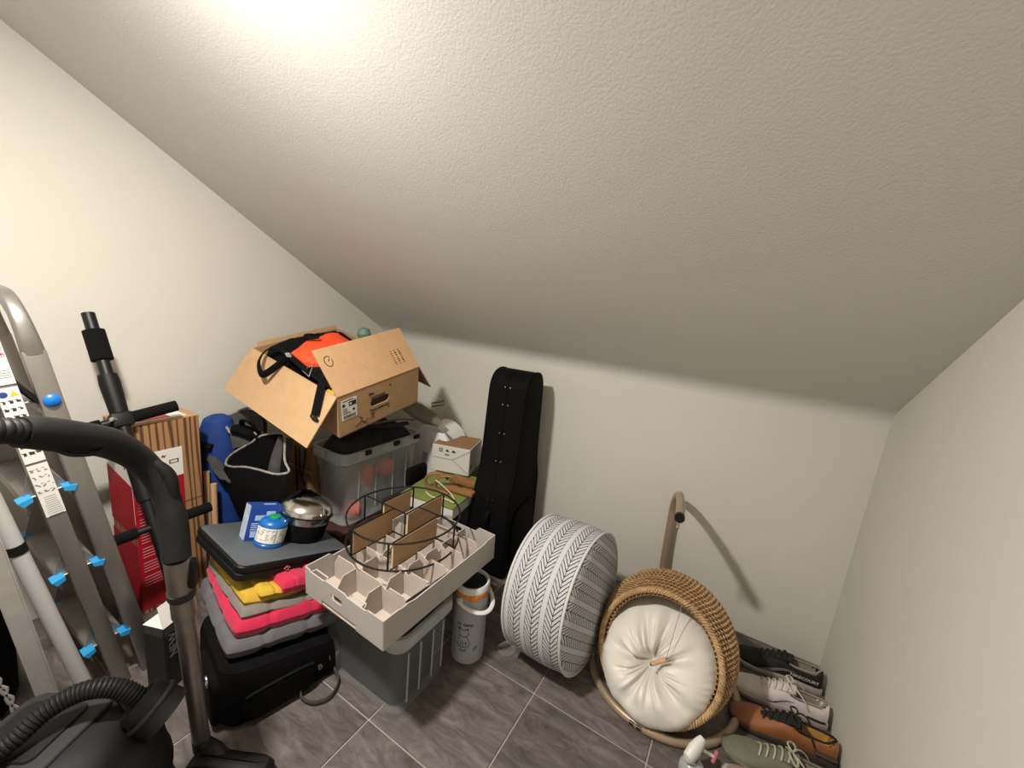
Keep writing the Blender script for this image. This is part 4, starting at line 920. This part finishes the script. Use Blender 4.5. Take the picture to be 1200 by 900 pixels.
ct([(-.012,.032),(-.008,.05)]); ct([(.0,.03),(-.002,.05)]); ct([(.010,.03),(.008,.048),(.013,.04)])
ct([(-.021,.034),(-.034,.036),(-.038,.052),(-.030,.058)],.0007)
ct([(-.014,.012),(-.002,.009),(.012,.012)],.0016); ct([(.04,.012),(.05,.028)],.0011); ct([(.043,.010),(.056,.026)],.0008)
ct([(-.020,.100),(-.019,.107),(-.015,.102)],.0016); ct([(.010,.102),(.014,.107),(.015,.101)],.0016)
part('cat_drawing',g,M_ink,jg)
single('clear_disc',G().lathe([(.001,.0),(.033,.0),(.036,.003),(.036,.007),(.032,.009),(.001,.009)],28,T(-.628,1.265,0)),M_clear,'small clear plastic disc on the floor left of the striped pouf','disc')

# ================================================================== striped pouf
def pouf_mat():
    m=bpy.data.materials.new('herringbone_cloth'); m.use_nodes=True; nt=m.node_tree; b=nt.nodes['Principled BSDF']; L=nt.links
    uv=nt.nodes.new('ShaderNodeUVMap'); uv.uv_map='UVMap'; sp=nt.nodes.new('ShaderNodeSeparateXYZ'); L.new(uv.outputs[0],sp.inputs[0])
    def mth(op,a,b_=None,c=None):
        n=nt.nodes.new('ShaderNodeMath'); n.operation=op
        for i,x in enumerate((a,b_,c)):
            if x is None: continue
            if isinstance(x,(int,float)): n.inputs[i].default_value=x
            else: L.new(x,n.inputs[i])
        return n.outputs[0]
    u,v=sp.outputs[0],sp.outputs[1]
    P=.074
    s=mth('FRACT',mth('DIVIDE',v,P))
    band=mth('GREATER_THAN',s,.25)
    tt_=mth('DIVIDE',mth('SUBTRACT',s,.25),.75)
    a=mth('ABSOLUTE',mth('SUBTRACT',tt_,.5))
    # slight hand drawn irregularity
    nn=nt.nodes.new('ShaderNodeTexNoise'); nn.inputs['Scale'].default_value=35; L.new(uv.outputs[0],nn.inputs[0])
    jit=mth('MULTIPLY',mth('SUBTRACT',nn.outputs[0],.5),.010)
    ln=mth('FRACT',mth('DIVIDE',mth('ADD',mth('ADD',u,jit),mth('MULTIPLY',a,.075)),.0185))
    dash=mth('LESS_THAN',ln,.29)
    centre=mth('LESS_THAN',a,.02); edge=mth('GREATER_THAN',a,.475)
    ink=mth('MULTIPLY',band,mth('MAXIMUM',dash,mth('MAXIMUM',centre,edge)))
    mx=nt.nodes.new('ShaderNodeMix'); mx.data_type='RGBA'; L.new(ink,mx.inputs[0]); mx.inputs[6].default_value=lin('#b9babd'); mx.inputs[7].default_value=lin('#2a2a2c')
    L.new(mx.outputs[2],b.inputs['Base Color']); b.inputs['Roughness'].default_value=.9
    return m
PC=V((-.352,1.391,.282)); PR=.260; PT=.235
po=thing('pouf','round black and white herringbone pouf standing on its edge by the back wall','pouf',(PC.x-PT/2,PC.y,0))
az,el=R(-4.2),R(3.9)
an=V((math.cos(az)*math.cos(el),math.sin(az)*math.cos(el),math.sin(el)))
PM=frameM(PC,(0,0,1),an.cross(V((0,0,1)))).copy()
ex_=an.cross(V((0,0,1))).normalized(); ey_=an.cross(ex_); PM=Matrix((ex_,ey_,an)).transposed().to_4x4(); PM.translation=PC
def pouf_piece(name,prof,uvfn,parent):
    seg=72; vs=[];fs=[];uvs=[]
    for i,(r,z) in enumerate(prof):
        for k in range(seg+1):
            w=2*PI*k/seg; vs.append(PM@V((r*math.cos(w),r*math.sin(w),z))); uvs.append(uvfn(i,r,z,w))
    n=seg+1
    for i in range(len(prof)-1):
        for k in range(seg): fs.append((i*n+k,i*n+k+1,(i+1)*n+k+1,(i+1)*n+k))
    me=bpy.data.meshes.new(name); me.from_pydata([tuple(MW[po].inverted()@v) for v in vs],[],fs)
    ul=me.uv_layers.new(name='UVMap')
    for lp in me.loops: ul.data[lp.index].uv=uvs[lp.vertex_index]
    me.polygons.foreach_set('use_smooth',[True]*len(me.polygons)); me.materials.append(M_pf)
    o=bpy.data.objects.new(name,me); COL.objects.link(o); o.parent=parent; return o
M_pf=pouf_mat()
sidep=[]
for k in range(13):
    u=k/12; sidep.append((PR+.010*math.sin(PI*u)-.003,-PT*(1-u)))
pouf_piece('side_cover',sidep,lambda i,r,z,w:(w*PR,-z+.012),po)
facep=[(PR-.002,0),(PR-.012,.007),(PR-.04,.015),(PR-.09,.021),(PR-.15,.025),(.06,.027),(.001,.028)]
pouf_piece('end_cover',facep,lambda i,r,z,w:(r*math.cos(w+R(40)),r*math.sin(w+R(40))+.5),po)
pouf_piece('end_cover',[(r,-PT-z*.6) for r,z in facep],lambda i,r,z,w:(r*math.cos(w),r*math.sin(w)+.5),po)
for z in (0,-PT): part('piping',G().tube([PM@V(((PR-.001)*math.cos(2*PI*k/72),(PR-.001)*math.sin(2*PI*k/72),z)) for k in range(72)],.0045,6,closed=True),mat('pale_piping','#c9c7c2',.9),po,world=True)

# ================================================================== cat basket, cushion, toy, stand
BC=V((-.090,1.375,.209)); BRm=.2
ba,be=R(-96),R(24)
bn=V((math.cos(ba)*math.cos(be),math.sin(ba)*math.cos(be),math.sin(be)))
bx=bn.cross(V((0,0,1))).normalized(); by=bn.cross(bx)
if by.z<0: bx,by=-bx,-by
BKM=Matrix((bx,by,bn)).transposed().to_4x4(); BKM.translation=BC          # local y = up in the plane of the mouth
bk=thing('cat_basket','round woven seagrass cat basket tipped back with its opening to the room','cat basket',(BC.x,BC.y+.12,0))
YS=1.01                                     # the mouth is a little taller than wide
def brad(d):                                # radius and upward shift at depth d behind the mouth (egg-shaped hood)
    tab=[(0,.203,0),(.02,.212,.006),(.05,.226,.016),(.09,.236,.030),(.13,.234,.036),(.17,.218,.038),(.21,.187,.038),(.25,.135,.038),(.272,.075,.038),(.28,.015,.038)]
    for (a,ra,sa),(b,rb,sb) in zip(tab,tab[1:]):
        if d<=b: u=(d-a)/(b-a); return ra+(rb-ra)*u, sa+(sb-sa)*u
    return .015,.038
def bring(d,off,n,fn=None):
    r,s_=brad(d); out=[]
    for k in range(n):
        w=2*PI*k/n; dr,dd_=fn(k,w) if fn else (0,0); rr=r+off+dr
        out.append(BKM@V((rr*math.cos(w),YS*rr*math.sin(w)+s_,-d+dd_)))
    return out
g=G(); ds=[.28*k/22 for k in range(23)]
g.loft([bring(d,-.008,64) for d in ds],cap0=False); g.loft([bring(d,-.016,64) for d in ds[:-1]],cap0=False)
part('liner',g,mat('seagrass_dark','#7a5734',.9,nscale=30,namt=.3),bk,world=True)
g=G(); nr=24
for i in range(nr):
    d=.004+.272*(i/(nr-1)); r=brad(d)[0]; n=max(30,int(2*PI*r/.0075)//2*2)
    g.tube(bring(d,-.001,n,lambda k,w:(.0032*(1 if k%2 else -1),(.0058 if k%2 else -.0058)+.0015*math.sin(k*1.7))),.0042,5,closed=True)
part('woven_shell',g,M_seag,bk,world=True,kind='stuff')
g=G(); nsp=420
for st_ in range(3):
    g.tube([BKM@V(((.204+.0072*math.cos(w*46+st_*2*PI/3))*math.cos(w),YS*(.204+.0072*math.cos(w*46+st_*2*PI/3))*math.sin(w),.003+.0072*math.sin(w*46+st_*2*PI/3))) for w in [2*PI*k/nsp for k in range(nsp)]],.0042,5,closed=True)
part('braided_rim',g,M_seag,bk,world=True)
g=G()
for i in range(9):
    d=.008+.014*i; r=brad(d)[0]; n=max(24,int(2*PI*r/.0085)//2*2)
    g.tube(bring(d,-.020,n,lambda k,w:(.0025*(1 if k%2 else -1),.005*(1 if k%2 else -1))),.0042,5,closed=True)
part('inner_weave',g,M_seag,bk,world=True,kind='stuff')
# pillow
def pillow(sgn):
    cr=[.55,1.45,2.15,3.25,4.45,5.05,5.75]                     # folds running to the tuft
    dp=[.8,1,.5,1,.9,.4,.8]
    def f(u,v):
        w=2*PI*u; r0=v; sa=0; edge=0
        for c_,d_ in zip(cr,dp):
            dw=abs((w-c_+PI)%(2*PI)-PI); sa+=d_*math.exp(-(dw/(.10+.16*r0))**2); edge+=d_*math.exp(-(dw/.12)**2)
        R_=.204*(1-.035*edge*r0**6)
        bul=max(0,1-r0**3.6)**.55*(1-.93*math.exp(-(r0/.17)**2)) if r0<1 else 0
        z=.118*bul*(1-.50*min(1,sa)*(1-.80*r0)*min(1,r0*8))
        z+=(.0055*math.sin(17*w+3*math.sin(3*w))+.0035*math.sin(31*w+r0*5))*bul*max(0,1-abs(r0-.32)/.34)
        z+=.004*math.sin(40*w+4*math.sin(5*w))*bul*max(0,1-abs(r0-.93)/.16)
        z+=.012*noise.noise(V((math.cos(w)*r0*3.2,math.sin(w)*r0*3.2,3)))*bul
        x=R_*r0*math.cos(w);y=R_*r0*math.sin(w)
        cx,cy_2=-.012*(1-r0),-.030*(1-r0)                     # the tuft sits low; the top leans back into the hood
        zz=-.062+sgn*z*(1 if sgn>0 else .5)-.62*max(0,y)+.36*max(0,-y)
        return BKM@V((x*.985+cx-.004,y*1.02+cy_2-.010,zz))
    return f
g=G(); g.grid(241,34,pillow(1)); g.grid(121,10,pillow(-1))
single('round_pillow',g,M_sat,'ivory satin tufted round pillow inside the cat basket','pillow',smooth=80)
cy=thing('cat_toy','little wooden rod on a string hanging in front of the pillow','cat toy',BKM@V((.02,-.02,.03)))
fw=BKM
tA,tB=fw@V((-.004,-.022,.050)),fw@V((.034,.014,.046))
part('rod',G().cyl(tA,tB,.0075,12),M_pole,cy,world=True)
part('end_bead',G().lathe([(.001,.006),(.005,.004),(.006,0),(.005,-.004),(.001,-.006)],10,T(*tB)),M_steel,cy,world=True)
part('end_bead',G().lathe([(.001,.006),(.005,.004),(.006,0),(.005,-.004),(.001,-.006)],10,T(*tA)),M_blackpl,cy,world=True)
part('string',G().cyl(tB,fw@V((.032,.21,-.006)),.0011,5),M_trim,cy,world=True)
# stand
sd=thing('basket_stand','bent taupe metal hanging stand behind the cat basket','stand',(-.08,1.53,0))
rc=V((-.08,1.53,0)); rr=.27
part('base_ring',G().tube([rc+V((rr*math.cos(2*PI*k/64),rr*math.sin(2*PI*k/64),.013)) for k in range(64)],.0145,12,closed=True),M_standm,sd,world=True)
part('rubber_foot',G().tube([rc+V((rr*math.cos(R(a)),rr*math.sin(R(a)),.013)) for a in range(-100,-88,3)],.0145,10),M_blackpl,sd,world=True)
po_=spline([(-.168,1.80,.013),(-.174,1.89,.06),(-.178,1.935,.154),(-.182,1.945,.285),(-.184,1.95,.427),(-.185,1.95,.502),(-.176,1.92,.569),(-.161,1.85,.613),(-.144,1.72,.657),(-.126,1.58,.683),(-.112,1.46,.694)],7)
part('post',G().tube(po_,.0165,16),M_standm,sd,world=True)
e0,e1=po_[-1],po_[-1]+(po_[-1]-po_[-3]).normalized()*.006
part('end_cap',G().cyl(po_[-2],e1,.0172,18),M_blackpl,sd,world=True,label='black end cap')
part('hook_pin',G().tube([V((-.118,1.52,.682)),V((-.118,1.52,.634)),V((-.116,1.512,.626))],.0055,8),M_standm,sd,world=True)

# ================================================================== shoes along the right wall
def shoe(name,label,heel,yaw,Ls,up_m,sole_m,lin_m,lace_m,wid=.105,coll=.085,bow=True,tongue_m=None,extra=None,lacecol=True,roll=0):
    M=T(*heel)@RZ(yaw)@RX(roll)                 # local: toe along -x, heel at 0
    th=thing(name,label,'shoe',(heel[0],heel[1],heel[2]),(roll,0,yaw),group='shoes in a row by the right wall')
    def hwd(s):
        tab=[(0,.026),(.06,.034),(.2,.036),(.4,.037),(.6,.045),(.75,.0495),(.88,.044),(.96,.030),(1,.012)]
        for (a,x),(b,y) in zip(tab,tab[1:]):
            if s<=b: u=(s-a)/(b-a); u=u*u*(3-2*u); return (x+(y-x)*u)*wid/.105
    def cy_(s): return .010*math.sin(PI*s)*.6
    def top(s):
        tab=[(0,coll*.98),(.1,coll),(.3,coll*.93),(.42,coll*1.02),(.55,coll*.86),(.7,coll*.68),(.85,coll*.58),(.95,coll*.48),(1,coll*.36)]
        for (a,x),(b,y) in zip(tab,tab[1:]):
            if s<=b: u=(s-a)/(b-a); return x+(y-x)*u
    def solez(s): return .026 if s<.3 else .026-.006*min(1,(s-.3)/.4)+ (.008*max(0,(s-.85)/.15))
    S=[k/30 for k in range(31)]
    secs=[]; 
    for s in S:
        r=[]; n=22
        for k in range(n+1):
            a=PI*k/n; c=math.cos(a); si=math.sin(a)
            r.append((-Ls*s,cy_(s)+hwd(s)*c*(1-.22*si**3 if s<.45 else 1),solez(s)-.004+(top(s)-solez(s))*si**(.62)))
        secs.append(r)
    op=lambda s:min(1,max(0,min((s-.03)/.04,(.40-s)/.10)))
    up=G(); li=G()
    out=[]
    for s,r in zip(S,secs):
        g_=op(s); q=[]
        for k,p in enumerate(r):
            a=k/22; m=min(1,max(0,(.5-abs(a-.5)-.235-.22*max(0,(.13-s)/.11)**2)/.07)) ; f_=g_*m
            q.append((p[0],p[1],p[2]*(1-f_)+(.032)*f_))
        out.append(q)
    n=23; vs=[p for q in out for p in q]; fu_=[];fl_=[]
    for i in range(30):
        for k in range(n-1):
            f_=(i*n+k,i*n+k+1,(i+1)*n+k+1,(i+1)*n+k); sm_=(S[i]+S[i+1])/2; a=(k+.5)/22; m=(.5-abs(a-.5)-.235-.22*max(0,(.13-sm_)/.11)**2)
            (fl_ if (op(sm_)>.35 and m>.0) else fu_).append(f_)
    up.add(vs,fu_); up.f.append(tuple(k for k in range(n))); up.f.append(tuple(30*n+k for k in range(n)))
    part('upper',up,up_m,th,smooth=60)
    li.add(vs,fl_); part('lining',li,lin_m,th,smooth=60)
    g=G(); rings=[]
    ol=[(-Ls*s*1.0-(.004 if s>.95 else -.004 if s<.05 else 0),cy_(s)+(hwd(s)+.004)) for s in S]+[(-Ls*s-(.004 if s>.95 else -.004 if s<.05 else 0),cy_(s)-(hwd(s)+.004)) for s in S[::-1]]
    ss=S+S[::-1]
    g.loft([[(x*.99,y*.94,.002+.010*max(0,(s-.8)/.2)**2) for (x,y),s in zip(ol,ss)],[(x,y,.008+.010*max(0,(s-.8)/.2)**2) for (x,y),s in zip(ol,ss)],[(x,y,solez(s)) for (x,y),s in zip(ol,ss)],[(x*.99,y*.95,solez(s)+.003) for (x,y),s in zip(ol,ss)]])
    part('sole',g,sole_m,th)
    # collar binding
    cp=[]
    for s in [.05+.31*k/12 for k in range(13)]:
        cp.append((s,1))
    g=G(); pts=[]
    for sgn in (1,-1):
        rng=[.022,.034,.055,.085,.125]+[.16+.20*k/7 for k in range(8)]
        for s in (rng if sgn>0 else rng[::-1]):
            a=PI*(.5-sgn*max(.012,.245-.225*max(0,(.13-s)/.11)**2)); si=math.sin(a)
            pts.append((-Ls*s,cy_(s)+hwd(s)*math.cos(a)*(1-.22*si**3),solez(s)-.002+(top(s)-solez(s))*si**.62))
    g.tube(pts,.0035,7,closed=True); part('collar',g,tongue_m or lin_m,th)
    tg=G(); 
    tg.loft([[(-Ls*s,cy_(s)+w_*c_,top(s)+dz-.010*abs(c_)**2) for c_ in (-1,-.6,-.2,.2,.6,1)]+[(-Ls*s,cy_(s)+w_*c_,top(s)+dz-.008-.010*abs(c_)**2) for c_ in (1,.6,.2,-.2,-.6,-1)] for s,w_,dz in ((.33,.022,.012),(.40,.024,.006),(.5,.022,.003),(.62,.020,.001),(.70,.014,0))])
    part('tongue',tg,tongue_m or up_m,th)
    for k in range(5):
        s=.42+.062*k; ws=.026-.001*k
        part('lace',G().tube([(-Ls*(s+.012),cy_(s)-ws,top(s)-.007),(-Ls*s,cy_(s)-ws*.5,top(s)+.006),(-Ls*(s-.004),cy_(s),top(s)+.009),(-Ls*s,cy_(s)+ws*.5,top(s)+.006),(-Ls*(s+.012),cy_(s)+ws,top(s)-.007)],.0032,6),lace_m,th)
    if bow:
        b0=V((-Ls*.40,cy_(.4),top(.4)+.012))
        for sg in (1,-1):
            part('lace_loop',G().tube(spline([b0,b0+V((-.012,sg*.018,.008)),b0+V((.006,sg*.040,-.004)),b0+V((.012,sg*.022,-.002)),b0],5),.003,6),lace_m,th)
            part('lace_end',G().tube(spline([b0,b0+V((.02,sg*.022,-.002)),b0+V((.045,sg*.036,-.022)),b0+V((.06,sg*.040,-.048))],5),.0026,6),lace_m,th)
    th['_l']=Ls
    del th['_l']
    def sidept(s,h,out=.0012):                     # point on the -y (room) side of the upper
        a=PI-math.asin(min(1,max(0,h))**(1/.62)) if h>0 else PI
        si=math.sin(a); c=math.cos(a)
        return V((-Ls*s,cy_(s)+hwd(s)*c*(1-.22*si**3 if s<.45 else 1)-out,solez(s)-.004+(top(s)-solez(s))*si**.62+out*.6))
    return th,sidept
def swoosh(th,sp,m,s0,s1,h0,amp,wmax):
    g=G(); n=16; A=[];B=[]
    for k in range(n+1):
        u=k/n; s=s0+(s1-s0)*u
        # thin pointed start, curving belly, long tapered tail
        w=wmax*math.sin(PI*min(1,u*1.6+.03))*.9 if u<.3 else wmax*(1-(u-.3)/.7)**.9+.01
        base=h0+amp*(u**1.6)-.18*math.sin(PI*min(1,u*2))*amp
        A.append(sp(s,base,.002)); B.append(sp(s,base+w,.002))
    vs=A+B; fs=[(k,k+1,n+2+k,n+1+k) for k in range(n)]
    g.add(vs,fs); part('side_emblem',g,m,th)
sh1,sp1=shoe('sneaker','black sneaker with white heel lettering, furthest back of the row',(.462,1.835,.0),3,.30,M_shoeblk,M_solew,M_lin,M_laceb,bow=False,coll=.092)
swoosh(sh1,sp1,M_soleg,.74,.28,.16,.42,.26)
def onside(sp,s,h): return sp(s,h,.0016)
def shoe_text(th,sp,txt,size,s,h,m,name='lettering'):
    def wrap(c):
        return sp(max(.02,s-c.x/.30),min(.95,max(.02,h+c.y/.072)),.0018)
    part(name,text_g(txt,size,I4,ext=0,wrap=wrap,bold=True),m,th,smooth=0,label='white lettering')
shoe_text(sh1,sp1,'NIKECOURT',.0165,.195,.40,M_lacew)
sh2,sp2=shoe('sneaker','off-white sneaker with white laces second from the back wall',(.462,1.675,.0),3,.30,M_shoewht,M_solew,M_lin,M_lacew,coll=.088)
swoosh(sh2,sp2,M_shoeblk,.62,.34,.25,.35,.07)
part('heel_stripe',G().tube([sp2(s,.12,.002) for s in (.02,.08,.14,.2)],.006,6,flat=.4),M_shoeblk,sh2,label='black heel stripe')
sh3,sp3=shoe('leather_shoe','tan leather shoe with black laces and ochre lining by the right wall',(.468,1.525,.0),2,.305,M_tan,M_soled,M_tanin,M_laceb,coll=.092,tongue_m=M_shoeblk)
part('heel_counter',G().tube([sp3(s,.35,.002) for s in (.01,.05,.1,.15,.2)],.012,8,flat=.35),M_soled,sh3,label='dark heel counter')
sh4,sp4=shoe('suede_sneaker','sage green suede sneaker with cream laces nearest of the row',(.452,1.385,.0),4,.30,M_olive,M_olive,M_lin,M_lacec,coll=.085,tongue_m=M_olive)
sh5,sp5=shoe('sneaker','blush coloured sneaker at the near end of the row in front of the sage one',(.448,1.282,.0),5,.29,M_pinkgr,M_solew,M_lin,M_lacec,coll=.08,bow=False)
# white spray trigger head with pink nozzle near the basket
sy=thing('spray_bottle','white spray bottle head with pink nozzle on the floor beside the shoes','spray bottle',(.075,1.23,0))
part('bottle',G().lathe([(.001,0),(.034,0),(.037,.004),(.037,.030),(.028,.045),(.014,.052),(.014,.06)],24,T(.075,1.215,0)),mat('clear_white','#c9cfce',.2,alpha=.55),sy,world=True)
part('trigger_head',G().loft([[(x,ry*math.cos(2*PI*k/16),rz_*math.sin(2*PI*k/16)+zc) for k in range(16)] for x,ry,rz_,zc in ((-.045,.006,.01,.0),(-.035,.016,.022,.004),(-.005,.019,.026,.008),(.022,.015,.02,.012),(.036,.011,.014,.014))],T(.075,1.225,.082)@RZ(60)@RY(-28)),M_white,sy,world=True)
part('trigger',G().tube(spline([(.095,1.245,.075),(.112,1.255,.064),(.128,1.262,.055)],5),.0048,8),M_white,sy,world=True)
part('nozzle',G().tube([(.126,1.250,.045),(.130,1.262,.056),(.134,1.275,.068)],[.0055,.006,.005],8),M_pink,sy,world=True,label='pink nozzle')
